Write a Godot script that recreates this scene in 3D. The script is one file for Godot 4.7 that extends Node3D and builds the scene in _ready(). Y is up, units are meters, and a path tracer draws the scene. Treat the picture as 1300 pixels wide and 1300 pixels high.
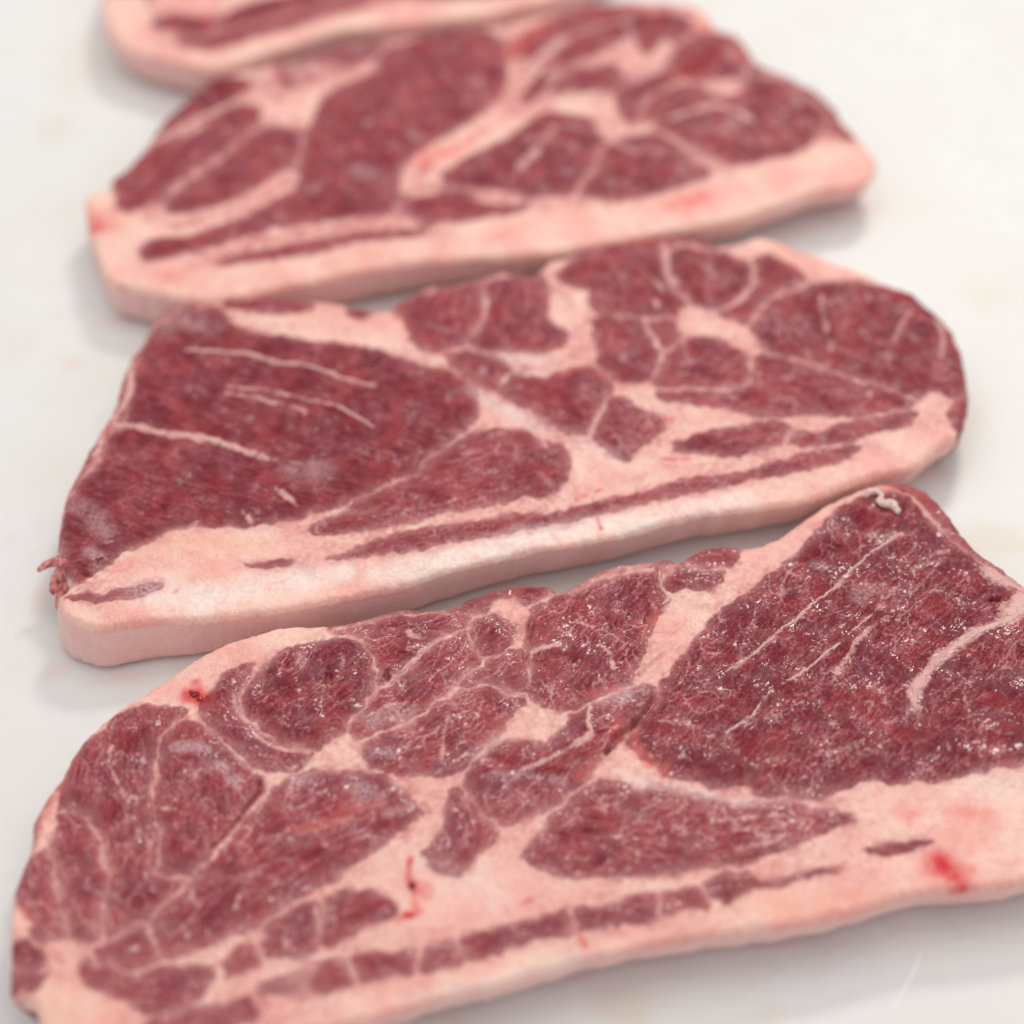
extends Node3D
# Four pork blade steaks on a white board. Lengths inside the builders are millimetres; MM turns them into metres.

const MM := 0.001
const THICK := 17.0          # height of a steak
const CELL := 0.5            # spacing of a steak's fields

var noise_wide := FastNoiseLite.new()
var noise_fibre := FastNoiseLite.new()
var noise_grain := FastNoiseLite.new()
var noise_web := FastNoiseLite.new()
var noise_net := FastNoiseLite.new()
var noise_edge := FastNoiseLite.new()
var meat_material: StandardMaterial3D
var drier_material: StandardMaterial3D
var fat_material: StandardMaterial3D
var blood_material: StandardMaterial3D


class Steak:
	var root: Node3D
	var thick := 17.0
	var low := Vector2.ZERO       # corner of the fields
	var nx := 0
	var nz := 0
	var edge := PackedFloat32Array()    # distance inside the outline
	var tint := PackedColorArray()      # r seam, g pale, b red, a blood
	var form := PackedColorArray()      # r dark, g yellow, b height, a meat
	var nearest := PackedFloat32Array()     # distance inside the nearest muscle
	var second := PackedFloat32Array()      # and inside the next
	var outline := PackedVector2Array()
	var undercut := [0.0, 0.0, 0.0]
	var flush := 0.5      # how pink the fat between the muscles is
	var fill := 0.5       # how far muscles reach towards each other
	var fine := 0.5
	var coarse := 0.5
	var muscles := []
	var seams := []
	var grooves := []
	var offset := Vector2.ZERO    # keeps the noise of one steak apart from that of the next


func make_noise(n: FastNoiseLite, frequency: float, octaves: int, number: int, ridged := false) -> void:
	n.noise_type = FastNoiseLite.TYPE_SIMPLEX_SMOOTH
	n.seed = number
	n.frequency = frequency
	n.fractal_type = FastNoiseLite.FRACTAL_RIDGED if ridged else FastNoiseLite.FRACTAL_FBM
	n.fractal_octaves = octaves


func points_of(list: Array) -> PackedVector2Array:
	var p := PackedVector2Array()
	for i in range(0, list.size(), 2):
		p.append(Vector2(list[i], list[i + 1]))
	return p


func smooth_loop(p: PackedVector2Array) -> PackedVector2Array:
	var out := PackedVector2Array()
	var n := p.size()
	for i in n:
		var a := p[(i + n - 1) % n]
		var b := p[i]
		var c := p[(i + 1) % n]
		var d := p[(i + 2) % n]
		out.append(b)
		out.append(b.cubic_interpolate(c, a, d, 0.5))
	return out


func smooth_line(p: PackedVector2Array, step: float) -> PackedVector2Array:
	var out := PackedVector2Array()
	var n := p.size()
	for i in n - 1:
		var a := p[maxi(i - 1, 0)]
		var b := p[i]
		var c := p[i + 1]
		var d := p[mini(i + 2, n - 1)]
		var k := maxi(1, int(ceil(b.distance_to(c) / step)))
		for j in k:
			out.append(b.cubic_interpolate(c, a, d, float(j) / k))
	out.append(p[n - 1])
	return out


func distance_grid(p: PackedVector2Array, low: Vector2, nx: int, nz: int, step: float) -> PackedFloat32Array:
	# how far inside the loop each point of the grid lies (negative outside)
	var out := PackedFloat32Array()
	out.resize(nx * nz)
	var n := p.size()
	for j in nz:
		var y := low.y + j * step
		for i in nx:
			var x := low.x + i * step
			var q := Vector2(x, y)
			var best := 1e9
			var inside := false
			var a := p[n - 1]
			for b in p:
				var ab := b - a
				var aq := q - a
				best = minf(best, (aq - ab * clampf(aq.dot(ab) / ab.length_squared(), 0.0, 1.0)).length_squared())
				if (a.y > y) != (b.y > y) and x < ab.x * (y - a.y) / ab.y + a.x:
					inside = not inside
				a = b
			out[j * nx + i] = sqrt(best) if inside else -sqrt(best)
	return out


func wander(q: Vector2) -> Vector2:
	# how far an edge between fat and muscle strays from its course
	return Vector2(noise_edge.get_noise_2d(q.x * 0.4, q.y * 0.4) + 0.14 * noise_edge.get_noise_2d(q.x, q.y + 60.0), noise_edge.get_noise_2d(q.y * 0.4 + 80.0, q.x * 0.4) + 0.14 * noise_edge.get_noise_2d(q.y, q.x + 20.0))


func sample(grid: PackedFloat32Array, nx: int, nz: int, x: float, z: float) -> float:
	x = clampf(x, 0.0, nx - 1.001)
	z = clampf(z, 0.0, nz - 1.001)
	var i := int(x)
	var j := int(z)
	var k := j * nx + i
	return lerpf(lerpf(grid[k], grid[k + 1], x - i), lerpf(grid[k + nx], grid[k + nx + 1], x - i), z - j)


func sample_color(grid: PackedColorArray, nx: int, nz: int, x: float, z: float) -> Color:
	x = clampf(x, 0.0, nx - 1.001)
	z = clampf(z, 0.0, nz - 1.001)
	var i := int(x)
	var j := int(z)
	var k := j * nx + i
	return grid[k].lerp(grid[k + 1], x - i).lerp(grid[k + nx].lerp(grid[k + nx + 1], x - i), z - j)


func begin_steak(called: String, label: String, at: Vector2, outline: Array, undercut: Array, fine: float, coarse: float, fill: float, flush: float) -> Steak:
	var s := Steak.new()
	s.root = Node3D.new()
	s.root.name = called
	s.root.position = Vector3(at.x, 0, at.y) * MM
	s.root.set_meta("label", label)
	s.root.set_meta("category", "steak")
	s.root.set_meta("group", "pork steaks laid in a row on the white board")
	add_child(s.root, true)
	s.offset = at * 3.7 + Vector2(400, 900)
	s.undercut = undercut
	s.fine = fine
	s.fill = fill
	s.flush = flush
	s.coarse = coarse
	s.outline = smooth_loop(points_of(outline))
	var box := Rect2(s.outline[0], Vector2.ZERO)
	for p in s.outline:
		box = box.expand(p)
	box = box.grow(4.0)
	s.low = box.position
	var wide := int(box.size.x) + 2
	var deep := int(box.size.y) + 2
	s.nx = wide * 2 - 1
	s.nz = deep * 2 - 1
	var rough := distance_grid(s.outline, s.low, wide, deep, 1.0)
	s.edge.resize(s.nx * s.nz)
	s.tint.resize(s.nx * s.nz)
	s.form.resize(s.nx * s.nz)
	s.tint.fill(Color(0, 0, 0, 0))
	s.form.fill(Color(0, 0, 0, 0))
	s.nearest.resize(s.nx * s.nz)
	s.nearest.fill(-14.0)
	s.second = s.nearest.duplicate()
	for j in s.nz:
		for i in s.nx:
			var q := s.low + Vector2(i, j) * CELL + s.offset
			s.edge[j * s.nx + i] = sample(rough, wide, deep, i * 0.5, j * 0.5) + (0.45 * noise_wide.get_noise_2d(q.x * 2.0, q.y * 2.0) + 0.22 * noise_edge.get_noise_2d(q.x * 0.9, q.y * 0.9)) * (1.0 if j * CELL < deep * 0.55 else 0.55)
	return s


func muscle(s: Steak, fibre: float, tone: float, marble: float, spread: float, list: Array) -> void:
	var loop := smooth_loop(points_of(list))
	var box := Rect2(loop[0], Vector2.ZERO)
	for p in loop:
		box = box.expand(p)
	box = box.grow(spread + s.fill + 9.0)
	var nx := int(box.size.x) + 2
	var nz := int(box.size.y) + 2
	var grid := distance_grid(loop, box.position, nx, nz, 1.0)
	for n in grid.size():
		grid[n] += spread
	s.muscles.append({"low": box.position, "nx": nx, "nz": nz, "grid": grid, "fibre": deg_to_rad(fibre), "tone": tone, "marble": marble})
	var from := ((box.position - s.low) / CELL).ceil()
	for j in range(maxi(0, int(from.y)), mini(s.nz, int(from.y) + nz * 2 - 2)):
		for i in range(maxi(0, int(from.x)), mini(s.nx, int(from.x) + nx * 2 - 2)):
			var q := s.low + Vector2(i, j) * CELL - box.position
			var d := sample(grid, nx, nz, q.x, q.y)
			var k := j * s.nx + i
			if d > s.nearest[k]:
				s.second[k] = s.nearest[k]
				s.nearest[k] = d
			elif d > s.second[k]:
				s.second[k] = d
			if d > 0.0 and tone < 0.0:
				var c := s.form[k]
				c.r = maxf(c.r, clampf(-tone, 0.0, 1.0) * smoothstep(0.0, 3.0, d))
				s.form[k] = c


func stroke(s: Steak, kind: String, wide: float, strength: float, list: Array) -> void:
	# one mark along a line: seam (also built as a ridge), pale, red, blood, dark, yellow or a groove
	var line := smooth_line(points_of(list), 0.4)
	if kind == "seam":
		s.seams.append([wide, strength, points_of(list)])
	var r := wide * 0.5
	var reach := r * 1.5 + 0.5
	for n in line.size():
		var q := line[n] + s.offset
		var r2 := r * (1.0 + 0.7 * noise_edge.get_noise_2d(q.x * 0.8, q.y * 0.8))
		var put := strength * (0.8 + 0.4 * noise_edge.get_noise_2d(q.y * 0.5, q.x * 0.5))
		if line.size() > 8 and kind != "blood":
			put *= smoothstep(-0.5, 4.0, float(mini(n, line.size() - 1 - n)))
		var c := (line[n] - s.low) / CELL
		var k := int(ceil(reach / CELL))
		for j in range(maxi(0, int(c.y) - k), mini(s.nz, int(c.y) + k + 1)):
			for i in range(maxi(0, int(c.x) - k), mini(s.nx, int(c.x) + k + 1)):
				var v := put * smoothstep(r2 * 1.4 + 0.45, r2 * 0.35, Vector2(i - c.x, j - c.y).length() * CELL)
				if v <= 0.0:
					continue
				var at := j * s.nx + i
				var t := s.tint[at]
				var f := s.form[at]
				match kind:
					"seam", "line": t.r = maxf(t.r, v)
					"pale": t.g = maxf(t.g, v)
					"red": t.b = maxf(t.b, v)
					"blood": t.a = maxf(t.a, v)
					"dark": f.r = maxf(f.r, v)
					"meat": f.a = maxf(f.a, v)
					"yellow": f.g = maxf(f.g, v)
					"groove": f.b = minf(f.b, -2.4 * v)
				s.tint[at] = t
				s.form[at] = f


func raise_steak(s: Steak) -> void:
	# the height of the cut face everywhere, edges rounded over
	for j in s.nz:
		for i in s.nx:
			var k := j * s.nx + i
			var q := s.low + Vector2(i, j) * CELL + s.offset
			var d := s.edge[k]
			var h := s.thick + 1.1 * noise_wide.get_noise_2d(q.x * 0.7, q.y * 0.7) + 0.35 * noise_wide.get_noise_2d(q.x * 3.5, q.y * 3.5)
			var round_by := lerpf(3.2, 2.2, smoothstep(0.35, 0.75, float(j) / s.nz)) + 0.9 * noise_wide.get_noise_2d(q.y, q.x)
			if d < round_by:
				var t := clampf(1.0 - d / round_by, 0.0, 1.0)
				h -= round_by * (1.0 - sqrt(maxf(0.0, 1.0 - t * t)))
			var c := s.form[k]
			var stray := wander(q) / CELL
			var first := sample(s.nearest, s.nx, s.nz, i + stray.x, j + stray.y)
			var next := sample(s.second, s.nx, s.nz, i + stray.x, j + stray.y)
			c.b = h + c.b
			c.a = maxf(c.a, smoothstep(-0.8, 0.7, minf(first + s.fill * smoothstep(-7.0, -2.0, next), 0.5 * (first - next) - 0.26 - 0.55 * noise_wide.get_noise_2d(q.x * 1.8 + 130.0, q.y * 1.8))))
			s.form[k] = c


func mixed(a: Color, b: Color, t: float) -> Color:
	return a.lerp(b, clampf(t, 0.0, 1.0))


func meat_color(q: Vector2, fibre: float, tone: float, marble: float, d: float, tint: Color, form: Color) -> Color:
	var turned := q.rotated(-fibre)
	var wide := noise_wide.get_noise_2d(q.x, q.y)
	var mid := noise_wide.get_noise_2d(q.y * 3.0 + 70.0, q.x * 3.0)
	var streak := noise_fibre.get_noise_2d(turned.x * 0.16 + 0.4 * mid, turned.y + 1.2 * mid)
	var grain := noise_grain.get_noise_2d(q.x, q.y)
	var bent := turned + Vector2(2.2 * mid + 0.5 * grain, 2.2 * wide - 0.5 * grain)
	var web := noise_web.get_noise_2d(bent.x * 0.55, bent.y)
	var net := noise_net.get_noise_2d(bent.x * 0.6, bent.y)
	var c := Color(0.185, 0.018, 0.028).lerp(Color(0.4, 0.078, 0.09), clampf(0.5 + tone + 0.4 * wide + 0.25 * mid + 0.75 * streak + 0.2 * grain, 0.0, 1.0))
	var hue := noise_wide.get_noise_2d(q.x * 1.3 + 600.0, q.y * 1.3 + 200.0)
	c = mixed(c, Color(0.44, 0.06, 0.058), clampf(0.9 * hue - 0.05, 0.0, 0.3))
	c = mixed(c, Color(0.22, 0.036, 0.062), clampf(-0.9 * hue - 0.05, 0.0, 0.35))
	var rich := clampf(0.5 + 0.7 * mid + 0.7 * wide, 0.1, 1.0) * clampf(marble, 0.2, 1.1)
	c = mixed(c, Color(0.52, 0.19, 0.2), smoothstep(-0.1, 0.75, 0.5 * grain + 0.75 * streak) * rich * 0.55)
	c = mixed(c, Color(0.68, 0.36, 0.35), smoothstep(0.66, 0.97, net + 0.2 * grain) * rich * 0.62)
	c = mixed(c, Color(0.7, 0.38, 0.36), smoothstep(0.8, 0.97, web + 0.12 * grain) * clampf(rich * 1.6 - 0.2, 0.0, 1.0) * 0.8)
	c = mixed(c, Color(0.74, 0.42, 0.4), smoothstep(0.36, 0.66, grain + 0.25 * mid - 0.05) * rich * 0.42)
	var rim := smoothstep(1.5, -0.2, d + 0.9 * mid + 0.9 * grain + 0.4)
	c = mixed(c, Color(0.6, 0.26, 0.25), smoothstep(3.4, 0.2, d + 2.0 * mid + 1.6 * streak) * 0.28)
	c = mixed(c, Color(0.7, 0.33, 0.3), rim * 0.75)
	c = mixed(c, Color(0.6, 0.1, 0.09), tint.b * (0.75 + 0.3 * grain))
	c = mixed(c, Color(0.7, 0.25, 0.2), form.g * clampf(0.5 + 0.8 * mid + 0.5 * grain, 0.0, 0.8))
	c = mixed(c, Color(0.64, 0.41, 0.41), tint.g * clampf(0.75 + 1.1 * grain + 0.7 * mid, 0.0, 1.0))
	c = mixed(c, Color(0.8, 0.45, 0.4), smoothstep(0.12, 0.8, tint.r + (0.35 * grain + 0.5 * mid) * clampf(tint.r * 4.0, 0.0, 1.0)) * 0.8)
	c = mixed(c, Color(0.3, 0.008, 0.014), tint.a)
	return c


func fat_color(q: Vector2, tint: Color, form: Color, between := 0.0) -> Color:
	var wide := noise_wide.get_noise_2d(q.x * 0.8 + 300.0, q.y * 0.8)
	var mid := noise_wide.get_noise_2d(q.x * 3.0, q.y * 3.0 + 90.0)
	var grain := noise_grain.get_noise_2d(q.x * 0.8, q.y * 0.8 + 500.0)
	var fine := noise_edge.get_noise_2d(q.x * 0.9 + 40.0, q.y * 0.9)
	var c := Color(0.9, 0.43, 0.36).lerp(Color(0.94, 0.58, 0.475), clampf(0.5 + 1.3 * wide + 0.8 * mid + 0.3 * grain, 0.0, 1.0))
	c = mixed(c, Color(0.82, 0.3, 0.26), smoothstep(0.0, 0.7, 0.7 * mid + 0.5 * fine - 0.5 * wide) * 0.6)
	c = mixed(c, Color(0.93, 0.62, 0.52), smoothstep(0.1, 0.7, 0.7 * grain + 0.5 * fine - 0.3 * mid) * 0.5)
	c = mixed(c, Color(0.93, 0.74, 0.66).lerp(Color(0.72, 0.56, 0.55), clampf(between, 0.0, 1.0)), tint.g * clampf(0.85 + 0.6 * fine + 0.4 * mid, 0.0, 1.0))
	c = mixed(c, Color(0.66, 0.235, 0.22), between * clampf(0.5 + 1.0 * mid + 0.9 * fine, 0.0, 0.9))
	c = mixed(c, Color(0.9, 0.43, 0.28), form.g * 0.7)
	c = mixed(c, Color(0.84, 0.2, 0.16), tint.b * clampf(0.9 + 1.2 * mid + 0.5 * fine, 0.1, 1.2))
	c = mixed(c, Color(0.68, 0.014, 0.022), tint.a * clampf(0.9 + 0.6 * mid, 0.0, 1.0))
	return c


func part(called: String, mesh: Mesh, material: Material, parent: Node3D) -> MeshInstance3D:
	var o := MeshInstance3D.new()
	o.name = called
	o.mesh = mesh
	o.material_override = null
	for n in mesh.get_surface_count():
		mesh.surface_set_material(n, material)
	parent.add_child(o, true)
	return o


func mesh_of(v: PackedVector3Array, c: PackedColorArray, uv: PackedVector2Array, index: PackedInt32Array) -> ArrayMesh:
	var normals := PackedVector3Array()
	normals.resize(v.size())
	for n in range(0, index.size(), 3):
		var a := v[index[n]]
		var face := (v[index[n + 2]] - a).cross(v[index[n + 1]] - a)
		normals[index[n]] += face
		normals[index[n + 1]] += face
		normals[index[n + 2]] += face
	for n in normals.size():
		normals[n] = normals[n].normalized() if normals[n].length_squared() > 0.0 else Vector3.UP
	var a := []
	a.resize(Mesh.ARRAY_MAX)
	var small := PackedVector3Array()
	small.resize(v.size())
	for n in v.size():
		small[n] = v[n] * MM
	a[Mesh.ARRAY_VERTEX] = small
	a[Mesh.ARRAY_NORMAL] = normals
	a[Mesh.ARRAY_COLOR] = c
	a[Mesh.ARRAY_TEX_UV] = uv
	a[Mesh.ARRAY_INDEX] = index
	var m := ArrayMesh.new()
	m.add_surface_from_arrays(Mesh.PRIMITIVE_TRIANGLES, a)
	return m


func build_body(s: Steak) -> void:
	# the slab itself: fat with the cut face above, the rounded rim and the side wall
	var step := s.coarse
	var nx := int((s.nx - 1) * CELL / step)
	var nz := int((s.nz - 1) * CELL / step)
	var k := step / CELL
	var v := PackedVector3Array()
	var c := PackedColorArray()
	var uv := PackedVector2Array()
	var index := PackedInt32Array()
	var number := PackedInt32Array()
	number.resize(nx * nz)
	number.fill(-1)
	var d := PackedFloat32Array()
	d.resize(nx * nz)
	for j in nz:
		for i in nx:
			d[j * nx + i] = sample(s.edge, s.nx, s.nz, i * k, j * k)
	var used := PackedByteArray()
	used.resize(nx * nz)
	for j in nz - 1:
		for i in nx - 1:
			var a := j * nx + i
			if maxf(maxf(d[a], d[a + 1]), maxf(d[a + nx], d[a + nx + 1])) > 0.0:
				used[a] = 1
				for b: int in [a, a + 1, a + nx + 1, a + nx]:
					if number[b] < 0:
						number[b] = v.size()
						var x := float(b % nx) * k
						var z := float(b / nx) * k
						if d[b] < 0.0:
							for again in 2:
								var e := sample(s.edge, s.nx, s.nz, x, z)
								var g := Vector2(sample(s.edge, s.nx, s.nz, x + 0.8, z) - sample(s.edge, s.nx, s.nz, x - 0.8, z), sample(s.edge, s.nx, s.nz, x, z + 0.8) - sample(s.edge, s.nx, s.nz, x, z - 0.8)).normalized()
								x -= g.x * e / CELL
								z -= g.y * e / CELL
						var form := sample_color(s.form, s.nx, s.nz, x, z)
						var tint := sample_color(s.tint, s.nx, s.nz, x, z)
						var p := s.low + Vector2(x, z) * CELL
						var q := p + s.offset
						var lump := 0.16 * noise_edge.get_noise_2d(q.x * 0.7, q.y * 0.7) + 0.05 * noise_grain.get_noise_2d(q.x * 0.7, q.y * 0.7)
						v.append(Vector3(p.x, form.b + lump, p.y))
						uv.append(q / 40.0)
						var col := fat_color(q, tint, form, minf(1.9, s.flush * smoothstep(-11.0, -2.0, sample(s.second, s.nx, s.nz, x, z)) + 0.7 * smoothstep(-2.6, 0.3, sample(s.nearest, s.nx, s.nz, x, z) + 1.8 * noise_wide.get_noise_2d(q.x * 3.0, q.y * 3.0))))
						if form.a > 0.02:
							col = mixed(col, meat_color(q, 0.4, -form.r, 0.9, form.a * 1.5 - 0.6, tint, form), smoothstep(0.25, 0.85, form.a + 0.25 * noise_edge.get_noise_2d(q.x, q.y)))
						c.append(col)
				index.append_array([number[a], number[a + 1], number[a + nx], number[a + 1], number[a + nx + 1], number[a + nx]])
	var column := {}
	var levels := 9
	for j in nz - 1:
		for i in nx - 1:
			var a := j * nx + i
			if not used[a]:
				continue
			var sides := []
			if not used[a - nx]: sides.append([a + 1, a])
			if not used[a + nx]: sides.append([a + nx, a + nx + 1])
			if not used[a - 1]: sides.append([a, a + nx])
			if not used[a + 1]: sides.append([a + nx + 1, a + 1])
			for side: Array in sides:
				for b: int in side:
					if column.has(b):
						continue
					column[b] = v.size()
					var top := v[number[b]]
					var x := (top.x - s.low.x) / CELL
					var z := (top.z - s.low.y) / CELL
					var out := -Vector2(sample(s.edge, s.nx, s.nz, x + 3.0, z) - sample(s.edge, s.nx, s.nz, x - 3.0, z), sample(s.edge, s.nx, s.nz, x, z + 3.0) - sample(s.edge, s.nx, s.nz, x, z - 3.0)).normalized()
					var q := Vector2(top.x, top.z) + s.offset
					var along := clampf((top.x - s.low.x) / (s.nx * CELL), 0.0, 1.0)
					var under := (lerpf(s.undercut[0], s.undercut[1], along * 2.0) if along < 0.5 else lerpf(s.undercut[1], s.undercut[2], along * 2.0 - 1.0)) * (lerpf(0.3, 1.0, smoothstep(-0.3, 0.7, out.y)) + 0.5 * smoothstep(0.2, 0.9, -out.y))
					var swell := (0.5 + 0.6 * noise_wide.get_noise_2d(q.x * 2.0, q.y * 2.0)) * (1.0 if out.y > -0.3 else 0.3)
					var form := sample_color(s.form, s.nx, s.nz, x, z)
					var tint := sample_color(s.tint, s.nx, s.nz, x + out.x * -2.0, z + out.y * -2.0)
					var inner := sample_color(s.form, s.nx, s.nz, x - out.x * 3.0, z - out.y * 3.0)
					for l in range(0, levels + 1):
						var t := float(l) / levels
						var away := swell * sin(PI * t) - under * pow(t, 1.25) - (1.6 if l == levels else 0.0) + 0.4 * noise_wide.get_noise_2d(q.x * 3.0 + t * 30.0, q.y * 3.0 + t * 50.0) * sin(PI * t)
						var y := lerpf(top.y, 0.3, t)
						v.append(Vector3(top.x + out.x * away, y, top.z + out.y * away))
						uv.append(Vector2((q.x + q.y) / 40.0, y / 40.0))
						var w := q + Vector2(y * 0.7, y * 0.9)
						var col := fat_color(w, tint * 0.6, form)
						col = mixed(col, Color(0.9, 0.58, 0.56), 0.7)
						var meat := smoothstep(0.3, 0.8, maxf(form.a, inner.a) + 0.3 * noise_wide.get_noise_2d(w.x * 2.0, w.y * 2.0 + y * 2.0))
						col = mixed(col, meat_color(w, 1.2, -0.05, 0.6, 2.0, tint, form), meat * 0.9)
						c.append(c[number[b]] if l == 0 else col)
				var p0: int = column[side[0]]
				var p1: int = column[side[1]]
				for l in levels:
					index.append_array([p0 + l, p1 + l, p0 + l + 1, p1 + l, p1 + l + 1, p0 + l + 1])
	# underside
	var under_loop := PackedVector2Array()
	for p in points_thinned(s.outline, 2):
		under_loop.append(p)
	var shrunk := Geometry2D.offset_polygon(under_loop, -(2.5 + maxf(s.undercut[1], s.undercut[2])))
	if shrunk.size():
		var base := v.size()
		for p: Vector2 in shrunk[0]:
			v.append(Vector3(p.x, 0.35, p.y))
			c.append(Color(0.8, 0.46, 0.42))
			uv.append(p / 40.0)
		for n in Geometry2D.triangulate_polygon(shrunk[0]):
			index.append(base + n)
	part("fat", mesh_of(v, c, uv, index), fat_material, s.root)


func points_thinned(p: PackedVector2Array, every: int) -> PackedVector2Array:
	var out := PackedVector2Array()
	for n in range(0, p.size(), every):
		out.append(p[n])
	return out


func build_muscle(s: Steak, m: Dictionary) -> void:
	# one muscle of the cut face, standing a little proud of the fat and dipping under it at its edge
	var step := s.fine
	var low: Vector2 = m.low
	var gx: int = m.nx
	var gz: int = m.nz
	var grid: PackedFloat32Array = m.grid
	var fibre: float = m.fibre
	var tone: float = m.tone
	var marble: float = m.marble
	var nx := int((gx - 1) / step)
	var nz := int((gz - 1) / step)
	var v := PackedVector3Array()
	var c := PackedColorArray()
	var uv := PackedVector2Array()
	var index := PackedInt32Array()
	var number := PackedInt32Array()
	number.resize(nx * nz)
	number.fill(-1)
	for j in nz:
		for i in nx:
			var l := Vector2(i, j) * step
			if sample(grid, gx, gz, l.x, l.y) < -3.5 - s.fill:
				continue
			var q := low + l + s.offset
			var rag := noise_edge.get_noise_2d(q.x, q.y)
			var stray := wander(q)
			var own := sample(grid, gx, gz, l.x + stray.x, l.y + stray.y)
			if own < -1.5 - s.fill:
				continue
			var f := (low + l - s.low) / CELL
			var other := sample(s.nearest, s.nx, s.nz, f.x + stray.x / CELL, f.y + stray.y / CELL) + sample(s.second, s.nx, s.nz, f.x + stray.x / CELL, f.y + stray.y / CELL) - own
			var d := minf(own + s.fill * smoothstep(-7.0, -2.0, other) + 0.2 * rag, 0.5 * (own - other) - 0.26 + 0.2 * rag - 0.55 * noise_wide.get_noise_2d(q.x * 1.8 + 130.0, q.y * 1.8))
			if d < -0.9:
				continue
			if sample(s.edge, s.nx, s.nz, f.x, f.y) < 0.15:
				continue
			var form := sample_color(s.form, s.nx, s.nz, f.x, f.y)
			var tint := sample_color(s.tint, s.nx, s.nz, f.x, f.y)
			var turned := q.rotated(-fibre)
			var relief := 0.1 * noise_fibre.get_noise_2d(turned.x * 0.3, turned.y) + 0.07 * noise_grain.get_noise_2d(q.x, q.y) + 0.75 * noise_edge.get_noise_2d(q.x * 0.24, q.y * 0.24)
			number[j * nx + i] = v.size()
			v.append(Vector3(low.x + l.x, form.b - 0.35 + 0.7 * smoothstep(-0.8, 1.1, d) + 0.55 * smoothstep(0.0, 7.0, d) + relief * smoothstep(-0.5, 1.5, d), low.y + l.y))
			c.append(meat_color(q, fibre, tone, marble, d, tint, form))
			uv.append(q / 40.0)
	for j in nz - 1:
		for i in nx - 1:
			var a := number[j * nx + i]
			var b := number[j * nx + i + 1]
			var e := number[(j + 1) * nx + i]
			var g := number[(j + 1) * nx + i + 1]
			if a >= 0 and b >= 0 and e >= 0:
				index.append_array([a, b, e])
			if b >= 0 and g >= 0 and e >= 0:
				index.append_array([b, g, e])
	if index.size():
		part("muscle", mesh_of(v, c, uv, index), meat_material if s.fine < 0.32 else drier_material, s.root)


func build_seam(s: Steak, seam: Array) -> void:
	# a seam of white fat along a muscle, as a low uneven ridge
	var line := smooth_line(seam[2], 0.35)
	var v := PackedVector3Array()
	var c := PackedColorArray()
	var uv := PackedVector2Array()
	var index := PackedInt32Array()
	var across := 11
	var rows := 0
	for n in line.size():
		var ahead := (line[mini(n + 1, line.size() - 1)] - line[maxi(n - 1, 0)]).normalized()
		var side := Vector2(-ahead.y, ahead.x)
		var q := line[n] + s.offset
		var taper := sqrt(smoothstep(0.0, 9.0, float(mini(n, line.size() - 1 - n)) + 0.5))
		var half: float = seam[0] * 0.5 * taper * (1.0 + 0.55 * noise_edge.get_noise_2d(q.x * 0.9, q.y * 0.9)) + 0.1
		var shift := 0.45 * noise_edge.get_noise_2d(q.y * 0.6, q.x * 0.6)
		var f0 := (line[n] - s.low) / CELL
		if sample(s.edge, s.nx, s.nz, f0.x, f0.y) < 0.5:
			if rows:
				break
			continue
		for k in across:
			var t := float(k) / (across - 1) * 2.0 - 1.0
			var p := line[n] + side * (t * half * 1.25 + shift)
			var w := p + s.offset
			var f := (p - s.low) / CELL
			var form := sample_color(s.form, s.nx, s.nz, f.x, f.y)
			var tint := sample_color(s.tint, s.nx, s.nz, f.x, f.y)
			var lump := 0.16 * noise_edge.get_noise_2d(w.x, w.y) + 0.06 * noise_grain.get_noise_2d(w.x, w.y)
			v.append(Vector3(p.x, form.b + 0.58 + 0.42 * smoothstep(2.0, 7.0, sample(s.nearest, s.nx, s.nz, f.x, f.y)) + 0.14 * cos(t * PI * 0.5) - 0.8 * smoothstep(0.4, 1.0, absf(t)) + 1.4 * lump, p.y))
			var col := fat_color(w, Color(0, 0, tint.b, tint.a), form)
			var thin := smoothstep(0.45, 1.0, absf(t) + 0.35 * noise_edge.get_noise_2d(w.x * 1.5, w.y * 1.5) + 0.3 * (1.0 - seam[1]) + 0.5 * noise_wide.get_noise_2d(q.x * 3.0, q.y * 3.0))
			c.append(mixed(mixed(col, Color(0.66, 0.32, 0.3), 0.55), Color(0.4, 0.1, 0.115), thin * 0.9))
			uv.append(w / 40.0)
		rows += 1
	for n in rows - 1:
		for k in across - 1:
			var a := n * across + k
			index.append_array([a, a + across, a + 1, a + 1, a + across, a + across + 1])
	if rows > 3:
		part("fat_seam", mesh_of(v, c, uv, index), fat_material, s.root)


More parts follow.
